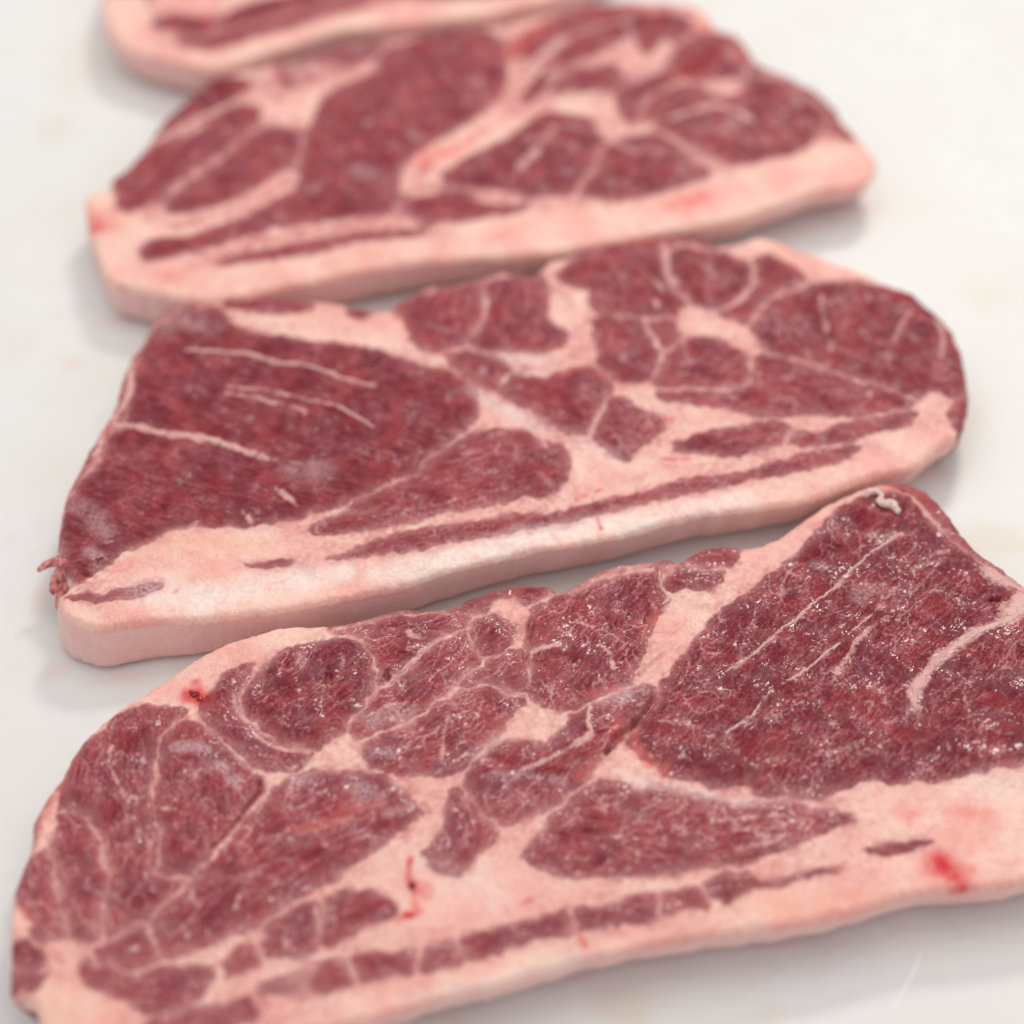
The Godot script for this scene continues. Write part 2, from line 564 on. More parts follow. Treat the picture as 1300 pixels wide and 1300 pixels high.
func lump(s: Steak, called: String, at: Vector2, wide: float, deep: float, high: float, color: Color, number: int) -> void:
	# a small clot or shred lying on the cut face: a dome with an uneven skin
	var v := PackedVector3Array()
	var c := PackedColorArray()
	var uv := PackedVector2Array()
	var index := PackedInt32Array()
	var rings := 10
	var turns := 28
	for r in rings + 1:
		for t in turns:
			var a := TAU * t / turns
			var f := float(r) / rings
			var reach := f * (1.0 + 0.5 * noise_edge.get_noise_2d(cos(a) * 2.0 + number * 9.0, sin(a) * 2.0))
			var p := at + Vector2(cos(a) * wide, sin(a) * deep) * 0.5 * reach
			var g := (p - s.low) / CELL
			var form := sample_color(s.form, s.nx, s.nz, g.x, g.y)
			var q := p + s.offset
			v.append(Vector3(p.x, form.b + 0.35 + high * (1.0 - f * f) - 0.75 * smoothstep(0.7, 1.0, f) + 0.3 * high * noise_edge.get_noise_2d(q.x * 1.5, q.y * 1.5), p.y))
			c.append(mixed(color, color * 1.9, 0.5 + 0.8 * noise_edge.get_noise_2d(q.x * 2.0, q.y * 2.0)))
			uv.append(q / 40.0)
	for r in rings:
		for t in turns:
			var a := r * turns + t
			var b := r * turns + (t + 1) % turns
			index.append_array([a, a + turns, b, b, a + turns, b + turns])
	part(called, mesh_of(v, c, uv, index), blood_material, s.root)


func worm(called: String, parent: Node3D, line: PackedVector2Array, heights: Callable, radii: Callable, color: Callable, material: Material) -> MeshInstance3D:
	# a limp strand of fat or sinew lying along a line
	var v := PackedVector3Array()
	var c := PackedColorArray()
	var uv := PackedVector2Array()
	var index := PackedInt32Array()
	var turns := 14
	for n in line.size():
		var ahead := (line[mini(n + 1, line.size() - 1)] - line[maxi(n - 1, 0)]).normalized()
		var side := Vector2(-ahead.y, ahead.x)
		var t := float(n) / (line.size() - 1)
		var r: float = radii.call(t) * sqrt(clampf(minf(t, 1.0 - t) * 14.0, 0.003, 1.0))
		for k in turns:
			var a := TAU * k / turns
			var bump := 1.0 + 0.3 * noise_edge.get_noise_3d(line[n].x * 1.3 + cos(a), line[n].y * 1.3, sin(a))
			var p := line[n] + side * cos(a) * r * bump
			v.append(Vector3(p.x, float(heights.call(line[n], t)) + (sin(a) * 0.75 + 0.6) * r * bump, p.y))
			c.append(color.call(p, t))
			uv.append(p / 40.0)
	for n in line.size() - 1:
		for k in turns:
			var a := n * turns + k
			var b := n * turns + (k + 1) % turns
			index.append_array([a, a + turns, b, b, a + turns, b + turns])
	return part(called, mesh_of(v, c, uv, index), material, parent)


func shred(s: Steak, list: Array, high: float, low: float, thick: float, thin: float) -> void:
	# a ragged strand hanging from the rim of a steak
	var rise := func(_p: Vector2, t: float) -> float: return lerpf(high, low, t)
	var size := func(t: float) -> float: return lerpf(thick, thin, t)
	var paint := func(p: Vector2, _t: float) -> Color:
		return Color(0.5, 0.1, 0.1).lerp(Color(0.78, 0.38, 0.34), clampf(0.45 + 1.3 * noise_edge.get_noise_2d(p.x, p.y), 0.0, 1.0))
	worm("meat_shred", s.root, smooth_line(points_of(list), 0.4), rise, size, paint, meat_material)


func finish_steak(s: Steak) -> void:
	raise_steak(s)
	build_body(s)
	for m: Dictionary in s.muscles:
		build_muscle(s, m)
	for seam: Array in s.seams:
		build_seam(s, seam)


func noise_texture(frequency: float, octaves: int, number: int, size: int, lowest := 0.0, highest := 1.0) -> NoiseTexture2D:
	var n := FastNoiseLite.new()
	make_noise(n, frequency, octaves, number)
	var t := NoiseTexture2D.new()
	t.width = size
	t.height = size
	t.seamless = true
	t.noise = n
	var ramp := Gradient.new()
	ramp.set_color(0, Color(lowest, lowest, lowest))
	ramp.set_color(1, Color(highest, highest, highest))
	t.color_ramp = ramp
	return t


func surface(roughness: float, relief: Texture2D, depth: float) -> StandardMaterial3D:
	var m := StandardMaterial3D.new()
	m.vertex_color_use_as_albedo = true
	m.roughness = roughness
	m.heightmap_enabled = true
	m.heightmap_texture = relief
	m.heightmap_scale = depth
	return m


func build_board(stains: Array) -> void:
	# the white board: fine squares under the camera, growing outwards
	var lines := PackedFloat32Array()
	var x := 0.0
	var gap := 2.0
	while x < 1600.0:
		lines.append(x)
		if x > 230.0:
			gap *= 1.35
		x += gap
	var axis := PackedFloat32Array()
	for n in range(lines.size() - 1, 0, -1):
		axis.append(-lines[n])
	axis.append_array(lines)
	var n := axis.size()
	var v := PackedVector3Array()
	var c := PackedColorArray()
	var uv := PackedVector2Array()
	var index := PackedInt32Array()
	for j in n:
		for i in n:
			var p := Vector2(axis[i], axis[j] - 40.0)
			var cloud := noise_wide.get_noise_2d(p.x * 0.35, p.y * 0.35 + 777.0)
			var fine := noise_wide.get_noise_2d(p.x * 2.0 + 99.0, p.y * 2.0)
			var col := Color(0.78, 0.757, 0.71).lerp(Color(0.805, 0.795, 0.778), clampf(0.5 + cloud, 0.0, 1.0))
			col = mixed(col, Color(0.74, 0.715, 0.66), smoothstep(0.1, 0.7, cloud * 0.7 + fine * 0.6) * 0.5)
			for s: Array in stains:
				var d := ((p - Vector2(s[0], s[1])) / Vector2(s[2], s[3])).length() + 0.45 * fine
				col = mixed(col, s[5], smoothstep(1.0, 0.25, d) * s[4])
			v.append(Vector3(p.x, 0.0, p.y))
			c.append(col)
			uv.append(p / 120.0)
	for j in n - 1:
		for i in n - 1:
			var a := j * n + i
			index.append_array([a, a + 1, a + n, a + 1, a + n + 1, a + n])
	var m := surface(0.42, noise_texture(0.02, 4, 61, 1024), 0.004)
	m.metallic_specular = 0.4
	var o := part("board", mesh_of(v, c, uv, index), m, self)
	o.set_meta("kind", "structure")
	o.set_meta("label", "white cutting board with faint tan stains under the four steaks")


func scratch(list: Array, wide: float) -> void:
	# a knife mark in the board: a hair-thin raised burr
	var line := smooth_line(points_of(list), 1.0)
	var v := PackedVector3Array()
	var c := PackedColorArray()
	var uv := PackedVector2Array()
	var index := PackedInt32Array()
	for n in line.size():
		var ahead := (line[mini(n + 1, line.size() - 1)] - line[maxi(n - 1, 0)]).normalized()
		var side := Vector2(-ahead.y, ahead.x) * wide * 0.5 * sin(PI * (float(n) + 0.5) / line.size()) * (1.0 + 0.5 * noise_edge.get_noise_2d(n * 0.8, wide * 30.0))
		for t: float in [-1.0, 0.0, 1.0]:
			var p := line[n] + side * t
			v.append(Vector3(p.x, 0.02 + 0.10 * (1.0 - absf(t)), p.y))
			c.append(Color(0.92, 0.9, 0.86))
			uv.append(p / 40.0)
	for n in line.size() - 1:
		for k in 2:
			var a := n * 3 + k
			index.append_array([a, a + 3, a + 1, a + 1, a + 3, a + 4])
	var o := part("knife_scratch", mesh_of(v, c, uv, index), scratch_material, get_node("board"))
	o.name = o.name


var scratch_material: StandardMaterial3D


func _ready() -> void:
	# ---- camera, light, exposure
	var camera := Camera3D.new()
	camera.name = "camera"
	add_child(camera)
	camera.position = Vector3(0, 0.45962, 0.45962)
	camera.rotation_degrees = Vector3(-45, 0, 0)
	var lens := CameraAttributesPhysical.new()
	lens.frustum_focal_length = 51.2123
	lens.frustum_near = 0.05
	lens.frustum_far = 20.0
	lens.frustum_focus_distance = 0.591
	lens.exposure_aperture = 3.0
	camera.attributes = lens
	camera.current = true
	var air := Environment.new()
	air.background_mode = Environment.BG_COLOR
	air.background_color = Color(0.965, 0.98, 1.0)
	air.background_energy_multiplier = 0.68
	air.tonemap_mode = Environment.TONE_MAPPER_LINEAR
	air.tonemap_exposure = 1.0
	air.sdfgi_enabled = true
	air.ssao_enabled = true
	air.ssil_enabled = true
	var world := WorldEnvironment.new()
	world.name = "world"
	world.environment = air
	add_child(world)
	lamp(Vector3(0.0, 1.3, -0.22), Vector3(0, 0, -0.1), Vector2(1.6, 1.0), 0.6)
	lamp(Vector3(0.35, 1.15, -1.1), Vector3(0, 0, 0.0), Vector2(0.3, 0.22), 0.78)
	# ---- surfaces
	make_noise(noise_wide, 0.045, 3, 11)
	make_noise(noise_fibre, 0.75, 2, 23)
	make_noise(noise_grain, 0.85, 2, 37)
	make_noise(noise_web, 0.13, 1, 41, true)
	make_noise(noise_net, 0.36, 1, 47, true)
	make_noise(noise_edge, 0.45, 2, 53)
	meat_material = surface(0.5, noise_texture(0.026, 3, 71, 1024), 0.036)
	meat_material.metallic_specular = 0.22
	meat_material.clearcoat_enabled = true
	meat_material.clearcoat = 0.7
	meat_material.clearcoat_texture = noise_texture(0.006, 3, 77, 512, -0.5, 1.15)
	meat_material.clearcoat_roughness = 0.13
	drier_material = meat_material.duplicate()
	drier_material.clearcoat = 0.4
	drier_material.clearcoat_roughness = 0.26
	fat_material = surface(0.42, noise_texture(0.03, 3, 83, 1024), 0.022)
	fat_material.metallic_specular = 0.45
	fat_material.subsurf_scatter_enabled = true
	fat_material.subsurf_scatter_strength = 0.12
	blood_material = surface(0.15, noise_texture(0.02, 2, 91, 256), 0.01)
	scratch_material = StandardMaterial3D.new()
	scratch_material.vertex_color_use_as_albedo = true
	scratch_material.roughness = 0.5
	# ---- the board and the steaks
	build_board([[-133, 35, 6.5, 9.1, 0.45, Color(0.8, 0.62, 0.56)], [-109, 65, 12.6, 2.9, 0.45, Color(0.8, 0.62, 0.56)], [-85, 62, 14.7, 2.4, 0.45, Color(0.8, 0.62, 0.56)], [-2, 30, 13.1, 2.4, 0.45, Color(0.8, 0.62, 0.56)], [10, 161, 16.7, 3.1, 0.45, Color(0.8, 0.62, 0.56)], [69, 151, 22.6, 2.6, 0.45, Color(0.8, 0.62, 0.56)], [-128, -87, 9.9, 4.2, 0.45, Color(0.8, 0.62, 0.56)], [126, -17, 13.8, 4.5, 0.45, Color(0.8, 0.62, 0.56)], [120, -149, 13.1, 3.7, 0.45, Color(0.8, 0.62, 0.56)], [-127, 62, 6.3, 4.7, 0.45, Color(0.8, 0.62, 0.56)], [-120, 161, 3.7, 7.8, 0.45, Color(0.8, 0.62, 0.56)], [141, 13, 17.8, 12.5, 0.4, Color(0.72, 0.6, 0.42)], [27, 169, 11.0, 10.3, 0.4, Color(0.72, 0.6, 0.42)], [-165, -195, 12.3, 15.3, 0.25, Color(0.72, 0.6, 0.42)], [157, -101, 12.5, 10.5, 0.22, Color(0.72, 0.6, 0.42)], [135, 92, 0.2, 0.3, 0, Color(0.72, 0.6, 0.42)], [-161, -233, 17.0, 31.7, 0.15, Color(0.72, 0.6, 0.42)], [-140, -68, 9.7, 5.4, 0.45, Color(0.8, 0.62, 0.56)], [63, 172, 7.3, 5.1, 0.25, Color(0.72, 0.6, 0.42)], [86, 166, 22.2, 15.5, 0.25, Color(0.72, 0.72, 0.7)], [-129, 118, 11.8, 8.3, 0.2, Color(0.72, 0.72, 0.7)], [135, -45, 14.2, 19.9, 0.3, Color(0.72, 0.6, 0.42)], [-135, 65, 10.5, 8.8, 0.2, Color(0.72, 0.72, 0.7)], [-17, 172, 9.2, 5.1, 0.3, Color(0.72, 0.6, 0.42)]])
	scratch([102.1,151.6,99.6,157.8,95.8,164.6,91.1,171.4], 0.75)
	scratch([111.7,150.5,113.6,151.2,115.5,151.4], 0.5)
	scratch([60.8,162.3,60.3,166.1], 0.4)
	scratch([67.1,167.5,69.2,169.2], 0.4)
	scratch([119.3,149.3,119.1,152.1], 0.3)
	scratch([121.6,152.1,120.5,155.8], 0.3)
	scratch([-130.9,119.4,-129.3,118.9], 0.4)
	scratch([-126.2,80.2,-125.7,80.7], 0.3)
	old_scratches()
	steak_front()
	steak_middle()
	steak_third()
	steak_far()


func old_scratches() -> void:
	for n in 26:
		var a := Vector2(noise_wide.get_noise_2d(n * 91.0, 3.0), noise_wide.get_noise_2d(7.0, n * 83.0)) * 420.0
		var turn := noise_wide.get_noise_2d(n * 57.0, 300.0) * 7.0
		var long := 8.0 + 26.0 * absf(noise_wide.get_noise_2d(n * 37.0, 900.0))
		var b := a + Vector2(cos(turn), sin(turn)) * long
		scratch([a.x, a.y, (a.x + b.x) * 0.5 + 0.6, (a.y + b.y) * 0.5, b.x, b.y], 0.22)


func lamp(at: Vector3, towards: Vector3, size: Vector2, energy: float) -> void:
	var l := AreaLight3D.new()
	l.name = "shop_lamp"
	l.area_size = size
	l.area_normalize_energy = true
	l.light_energy = energy
	l.light_color = Color(1.0, 0.97, 0.935)
	l.shadow_enabled = true
	l.area_range = 6.0
	add_child(l, true)
	l.look_at_from_position(at, towards, Vector3(0, 0, -1))


func steak_front() -> void:
	var s := begin_steak("pork_steak", "large marbled pork blade steak nearest the camera, running out of the frame at right", Vector2(14, 98), [-132.0,78.4,-133.8,65.0,-136.1,49.8,-133.8,37.8,-134.3,27.9,-132.2,20.7,-129.2,14.4,-126.1,3.0,-119.0,-6.7,-113.0,-13.2,-107.7,-17.9,-101.6,-24.3,-95.2,-29.9,-88.7,-33.0,-78.1,-37.3,-61.7,-39.3,-52.8,-41.7,-44.3,-43.7,-31.1,-44.3,-26.8,-47.2,-20.5,-50.2,-15.3,-52.6,-2.9,-52.9,-1.8,-51.4,2.4,-53.2,6.8,-56.5,15.3,-61.0,26.5,-63.5,32.4,-62.6,37.2,-65.3,44.1,-68.4,50.0,-67.8,54.7,-68.4,58.7,-70.9,64.2,-74.3,66.4,-76.6,76.5,-85.2,86.3,-91.7,95.9,-94.3,103.4,-91.7,108.7,-85.8,112.9,-76.6,116.5,-66.6,123.0,-59.8,128.1,-53.5,136.4,-44.9,143.9,-32.7,148.0,-16.0,147.4,2.8,143.8,20.7,137.1,34.2,125.8,42.6,111.5,46.6,105.3,48.0,93.4,49.1,84.2,50.5,75.0,53.3,65.8,56.7,50.9,59.9,33.2,62.8,19.0,65.3,8.3,67.9,-0.3,69.9,-9.0,73.0,-17.5,76.6,-27.5,78.6,-38.8,83.0,-50.9,86.8,-63.1,90.2,-79.1,94.3,-95.2,96.4,-111.6,95.3,-120.9,90.8,-123.8,86.6,-126.2,81.4,-130.0,79.4], [7, 7, 6.5], 0.3, 0.5, 1.3, 0.7)
	muscle(s, 86, 0, 0.7, 0.7, [-99.7,-3.0,-94.4,0.9,-86.9,7.5,-80.1,14.4,-78.2,17.9,-80.8,22.1,-83.0,28.0,-86.5,33.7,-90.5,40.2,-93.3,44.6,-97.2,45.4,-100.4,43.4,-101.5,37.8,-101.5,32.1,-103.4,25.5,-104.6,19.6,-104.8,11.9,-104.6,5.7,-103.2,-0.0])
	muscle(s, 83, -0.05, 0.8, 0.7, [-119.0,-4.0,-113.5,-7.8,-108.1,-9.0,-102.2,-7.2,-100.3,-4.9,-103.4,-2.2,-105.9,2.2,-106.4,8.4,-105.9,17.0,-105.5,22.9,-103.2,30.4,-102.4,38.6,-102.3,43.4,-99.8,46.4,-94.4,46.8,-97.3,50.7,-101.8,56.0,-106.6,59.0,-110.9,63.2,-112.0,57.5,-111.9,49.7,-111.0,47.4,-114.6,40.2,-116.8,32.9,-121.0,27.1,-126.5,23.6,-128.0,18.7,-127.6,10.1,-124.9,4.9,-121.4,0.4,-119.2,-0.0])
	muscle(s, 76, 0.15, 0.9, 0.7, [-127.6,28.0,-125.4,26.3,-122.0,27.3,-118.9,31.3,-116.9,35.4,-115.8,40.2,-113.9,45.0,-113.4,51.3,-113.6,57.5,-113.5,62.9,-116.2,64.0,-118.8,62.1,-121.2,56.7,-123.7,49.7,-125.9,41.8,-127.3,34.5])
	muscle(s, 72, 0.2, 0.9, 0.7, [-135.2,49.0,-133.5,41.0,-131.0,38.6,-128.0,41.8,-126.4,48.2,-124.3,54.4,-122.1,60.6,-123.4,63.0,-127.3,62.7,-129.1,59.0,-133.2,53.7])
	muscle(s, -142, -0.05, 0.5, 0.7, [-134.0,65.9,-130.7,65.5,-127.5,67.4,-125.8,71.7,-129.8,71.1,-133.1,71.7])
	muscle(s, 157, -0.05, 0.5, 0.7, [-132.9,72.9,-129.6,72.2,-125.6,72.7,-125.8,75.7,-129.3,77.3,-132.0,78.3])
	muscle(s, 141, 0.08, 1.1, 0.7, [-100.3,63.2,-99.6,57.6,-96.8,53.7,-92.2,48.9,-87.7,41.9,-84.4,34.4,-81.2,29.3,-76.7,25.9,-73.8,19.9,-67.3,14.9,-57.4,12.9,-49.0,14.9,-43.4,19.2,-39.3,22.4,-37.2,25.9,-40.2,30.1,-45.4,34.9,-50.6,40.0,-56.8,44.7,-63.1,48.7,-69.3,53.3,-74.9,57.2,-80.3,61.0,-85.7,63.9,-91.7,66.6,-97.5,67.7])
	muscle(s, 124, -0.3, 0.75, 0.7, [-84.7,-11.7,-79.8,-21.0,-75.3,-27.4,-66.9,-30.7,-57.5,-31.1,-53.4,-27.4,-51.5,-21.9,-51.5,-16.3,-53.3,-9.9,-57.2,-4.5,-59.7,0.0,-63.4,4.6,-68.1,4.2,-73.8,2.3,-79.3,-2.0,-83.2,-7.2])
	muscle(s, 59, -0.05, 0.9, 0.7, [-93.2,-15.4,-90.7,-19.8,-86.7,-22.3,-84.3,-23.4,-85.8,-19.3,-87.6,-13.8,-87.7,-7.8,-84.9,-4.1,-80.4,0.7,-75.5,4.9,-70.5,6.7,-67.0,7.5,-68.1,9.5,-71.5,12.1,-76.2,11.6,-81.3,9.5,-85.3,5.4,-88.7,1.2,-93.6,-4.6,-94.9,-9.2])
	muscle(s, 155, -0.05, 0.9, 0.7, [-60.7,-35.5,-57.1,-36.1,-52.9,-31.0,-49.4,-23.4,-49.3,-17.1,-47.4,-16.7,-44.9,-19.6,-40.8,-25.2,-34.2,-32.2,-31.0,-34.8,-27.4,-36.8,-26.1,-40.4,-27.5,-42.7,-32.6,-42.4,-38.4,-40.7,-45.7,-42.4,-52.9,-40.7,-57.2,-39.2])
	muscle(s, 133, 0.05, 1.2, 0.7, [-53.4,-5.4,-51.5,-9.4,-47.5,-14.0,-42.0,-20.4,-36.5,-27.1,-30.9,-32.2,-27.3,-34.4,-25.8,-31.9,-24.4,-28.6,-23.6,-24.3,-28.5,-18.0,-34.7,-12.3,-38.8,-6.8,-44.2,-3.0,-49.8,-1.8,-54.2,0.5,-55.3,-1.3])
	muscle(s, 132, 0, 1, 0.7, [-25.5,-34.8,-23.0,-38.2,-19.0,-39.9,-15.4,-38.2,-14.3,-34.4,-15.9,-30.7,-19.7,-28.4,-23.3,-28.6,-24.8,-31.5])
	muscle(s, 146, -0.02, 1.2, 0.7, [-46.8,2.7,-41.4,-1.0,-34.6,-6.1,-28.4,-10.8,-23.8,-14.9,-20.0,-15.2,-16.4,-13.0,-11.8,-11.9,-12.3,-8.8,-15.0,-4.5,-19.8,1.6,-24.6,6.9,-30.0,12.8,-35.4,14.6,-40.2,13.4,-46.4,12.1,-51.2,8.0,-50.7,4.6])
	muscle(s, 155, 0.1, 0.8, 0.7, [-27.1,-17.1,-22.1,-21.8,-16.5,-25.5,-11.6,-27.2,-10.5,-23.8,-10.9,-16.3,-12.3,-13.4,-16.4,-14.7,-20.7,-16.8,-24.6,-16.2])
	muscle(s, 118, -0.05, 1.15, 0.7, [-8.6,-39.9,-6.9,-44.6,-2.4,-48.6,3.5,-50.6,7.2,-52.4,13.6,-55.1,19.6,-56.6,25.1,-55.4,26.4,-49.8,26.8,-43.8,24.4,-37.9,22.6,-32.1,20.8,-25.4,17.9,-19.9,14.9,-16.4,11.7,-13.7,5.9,-11.2,2.3,-9.4,-1.9,-7.6,-5.3,-9.1,-7.8,-13.7,-8.5,-19.7,-8.7,-25.9,-7.4,-27.8,-0.9,-30.2,-8.1,-30.2])
	muscle(s, 157, 0.1, 0.5, 0.7, [-1.3,-50.6,3.2,-52.8,8.4,-56.4,15.2,-59.8,19.6,-57.9,13.6,-56.3,6.9,-53.8,2.8,-51.6])
	muscle(s, -174, 0.12, 0.5, 0.7, [15.6,-60.2,21.3,-61.5,28.8,-63.1,32.1,-61.0,29.6,-57.4,28.1,-54.3,27.5,-58.4,26.4,-59.3,20.4,-59.3])
	muscle(s, -176, 0.05, 0.5, 0.7, [28.5,-56.4,32.8,-61.5,34.1,-57.7,38.5,-56.6,43.3,-57.6,43.6,-53.8,41.3,-50.6,37.8,-50.1,34.2,-51.6,30.8,-51.1,28.5,-52.8])
	muscle(s, 166, 0.1, 0.4, 0.7, [34.1,-63.3,38.7,-66.0,44.1,-68.5,49.3,-67.4,49.7,-64.1,47.2,-60.8,43.6,-60.3,40.5,-58.4,36.9,-61.2])
	muscle(s, 140, 0, 1.2, 0.7, [-13.8,3.5,-9.0,3.0,-5.6,5.3,-1.4,0.9,3.6,-5.0,8.6,-8.2,12.9,-11.6,17.9,-13.7,21.8,-14.9,23.3,-12.3,21.0,-7.7,17.3,-2.3,13.0,2.1,10.1,7.4,6.0,12.3,1.8,16.6,-2.4,20.8,-7.1,25.0,-12.5,28.3,-16.5,28.4,-19.8,26.9,-22.6,22.9,-24.6,18.6,-24.6,15.2,-23.1,11.8,-19.9,7.6])
	muscle(s, 100, -0.02, 0.9, 0.7, [-29.0,19.6,-27.3,20.4,-24.6,24.4,-20.7,28.4,-19.1,31.3,-20.2,36.2,-23.4,40.2,-25.9,44.2,-29.3,45.0,-33.0,43.5,-33.7,40.7,-35.8,38.2,-32.7,35.0,-30.8,29.2,-30.3,23.4])
	muscle(s, 174, 0.1, 1.25, 0.7, [-11.2,39.6,-9.3,36.0,-5.1,31.5,-1.3,26.2,3.7,20.9,8.0,17.9,13.0,16.5,16.0,18.8,18.5,19.7,21.6,19.0,25.2,19.7,28.8,21.3,34.9,22.4,37.9,23.8,43.3,24.6,49.5,24.2,55.6,24.2,43.0,24.3,54.1,23.9,59.2,24.9,57.0,26.6,63.0,26.4,68.5,26.8,71.8,28.5,66.8,30.7,60.4,34.1,52.9,37.1,46.8,39.1,41.8,40.9,37.0,41.2,34.7,40.6,48.3,38.9,42.2,40.5,36.1,40.9,31.9,42.3,27.0,43.8,18.0,44.6,12.0,45.6,4.9,45.3,0.1,46.3,-3.4,45.3,-7.0,43.1,-10.0,41.7])
	muscle(s, -52, -0.34, 0.7, 0.7, [16.7,0.4,17.4,4.4,19.7,8.5,23.9,12.3,29.1,14.6,33.5,15.4,37.3,17.7,42.2,17.4,45.9,16.2,48.5,18.9,56.3,18.9,62.9,20.9,71.4,17.9,78.6,14.6,80.8,16.7,86.4,16.7,96.2,15.4,104.6,12.9,117.5,10.6,130.1,8.0,140.5,1.5,144.8,-13.2,142.0,-28.5,135.6,-39.9,127.4,-49.0,123.0,-54.4,119.3,-59.8,114.9,-64.7,109.6,-69.7,105.4,-78.1,100.9,-85.2,92.9,-88.4,86.6,-86.8,79.6,-82.3,75.4,-76.6,66.7,-65.6,56.0,-54.4,48.0,-46.4,40.3,-38.2,33.1,-27.9,27.3,-17.9,24.4,-11.1,20.7,-5.1])
	muscle(s, 163, 0.08, 0.6, 0.7, [-33.5,-44.6,-26.8,-47.5,-20.5,-50.5,-15.3,-52.9,-5.3,-53.2,-3.1,-50.8,-5.3,-47.8,-9.2,-46.4,-12.9,-48.1,-18.3,-47.5,-22.6,-43.7,-26.9,-40.8,-31.2,-39.6])
	muscle(s, 155, 0.1, 0.5, 0.7, [-1.4,-50.8,2.4,-53.8,6.9,-57.1,15.4,-61.6,26.5,-64.1,28.0,-62.0,19.0,-58.9,10.1,-55.3,5.2,-51.7,-0.1,-49.6])
	muscle(s, 168, 0.05, 0.6, 0.7, [-62.4,-39.6,-52.8,-42.2,-44.3,-44.6,-35.6,-44.9,-37.7,-41.4,-46.3,-40.2,-54.8,-37.9,-61.2,-37.0])
	muscle(s, 56, 0.05, 0.5, 0.7, [96.0,-94.6,103.5,-92.3,108.8,-86.5,112.9,-77.2,116.6,-67.2,123.1,-60.4,128.2,-54.1,133.7,-47.8,129.2,-47.2,121.7,-54.7,116.1,-60.7,109.9,-71.5,105.6,-81.0,100.9,-88.1])
	muscle(s, 162, 0.2, 0.6, 0.7, [-97.0,87.0,-86.7,83.9,-78.9,81.9,-74.6,80.7,-73.9,83.5,-74.9,85.6,-80.2,87.9,-89.2,90.2,-97.6,92.0,-102.5,92.0])
	muscle(s, 154, 0.2, 0.6, 0.7, [-72.5,79.2,-68.0,77.2,-62.5,74.4,-60.6,73.3,-60.2,78.8,-65.9,80.5,-71.3,82.5,-73.0,81.0])
	muscle(s, 158, 0.2, 0.6, 0.7, [-73.3,79.6,-70.4,76.4,-64.8,74.3,-59.2,71.7,-55.3,70.8,-52.0,72.3,-52.4,74.9,-56.0,77.5,-61.6,79.4,-67.2,81.4,-71.0,82.3])
	muscle(s, 169, 0.12, 0.6, 0.7, [-51.6,70.2,-47.3,68.3,-41.6,67.7,-37.8,68.3,-37.1,71.4,-41.4,73.5,-47.0,74.7,-50.3,74.1])
	muscle(s, 158, 0.1, 0.7, 0.7, [-35.1,68.2,-30.7,65.7,-27.5,66.3,-26.3,68.2,-28.8,70.1,-33.4,71.7,-35.5,70.9])
	muscle(s, 163, 0.08, 0.7, 0.7, [-23.4,63.4,-18.8,61.4,-11.8,59.2,-5.9,57.7,-0.9,57.4,-0.4,60.3,-2.5,62.2,-8.9,63.6,-11.8,65.3,-16.5,67.0,-20.5,67.7,-24.1,68.0,-25.7,66.2])
	muscle(s, 166, 0.05, 0.7, 0.7, [1.3,57.0,5.8,54.9,11.8,53.2,17.7,51.5,21.0,52.2,21.4,55.4,18.5,57.9,14.5,58.7,8.6,60.1,3.0,60.5])
	muscle(s, 171, 0.05, 0.6, 0.7, [22.6,52.0,26.7,50.3,32.9,50.8,34.8,52.6,31.7,54.2,26.4,55.2,23.0,55.9,22.0,54.0])
	muscle(s, 168, -0.02, 0.6, 0.7, [33.5,49.2,37.0,46.5,41.8,45.0,46.5,46.5,49.1,46.8,53.4,45.3,59.4,44.5,64.3,43.2,66.7,43.5,60.6,45.1,54.4,47.1,49.5,48.8,45.4,48.9,41.7,51.0,37.4,52.6,34.5,52.2])
	muscle(s, 169, -0.1, 0.3, 0.7, [74.0,37.4,78.3,36.2,84.5,35.1,91.2,34.6,88.0,36.0,84.2,37.3,79.3,38.4,75.6,38.8])
	muscle(s, -174, 0.05, 0.7, 0.7, [-116.1,72.6,-114.0,70.6,-110.1,72.1,-107.2,74.6,-103.3,75.4,-97.3,73.5,-89.8,72.4,-86.0,72.8,-86.4,77.0,-89.3,79.7,-95.0,82.5,-100.0,82.5,-107.1,80.3,-112.3,77.5])
	muscle(s, 166, 0.05, 0.7, 0.7, [-112.2,68.1,-109.7,65.3,-104.9,62.3,-101.9,61.6,-100.5,64.4,-98.4,68.1,-101.4,70.1,-105.1,71.1,-108.5,69.8])
	muscle(s, 132, 0, 0.7, 0.7, [-73.2,65.5,-71.4,63.6,-72.0,61.0,-68.9,58.1,-65.5,55.3,-61.6,53.9,-60.9,55.1,-62.0,56.8,-61.0,62.0,-61.2,65.8,-65.8,67.9,-71.1,67.5])
	muscle(s, 152, 0, 0.7, 0.7, [-59.4,62.0,-59.3,59.3,-58.2,55.9,-58.9,53.9,-56.4,51.4,-52.3,50.0,-48.2,50.0,-44.8,51.7,-43.0,54.4,-42.9,57.0,-45.4,58.4,-51.2,61.1,-56.8,64.5,-59.3,64.5])
	muscle(s, 112, 0.1, 0.7, 0.7, [-81.0,69.0,-77.4,66.2,-75.2,69.2,-76.5,72.4,-80.1,73.7])
	stroke(s, "seam", 0.95, 0.6, [96.6,-71.7,89.5,-65.9,82.8,-59.7,76.0,-51.5,69.5,-45.5,63.7,-38.6,58.2,-33.7,48.8,-24.2,42.8,-19.5])
	stroke(s, "seam", 0.92, 0.5, [86.8,-43.5,78.5,-34.7,70.4,-26.1,62.7,-19.5,54.3,-13.0,48.7,-4.8,41.3,1.5])
	stroke(s, "line", 1.21, 0.5, [109.0,-65.9,104.1,-62.8,97.4,-57.1,92.1,-50.5,86.8,-43.5])
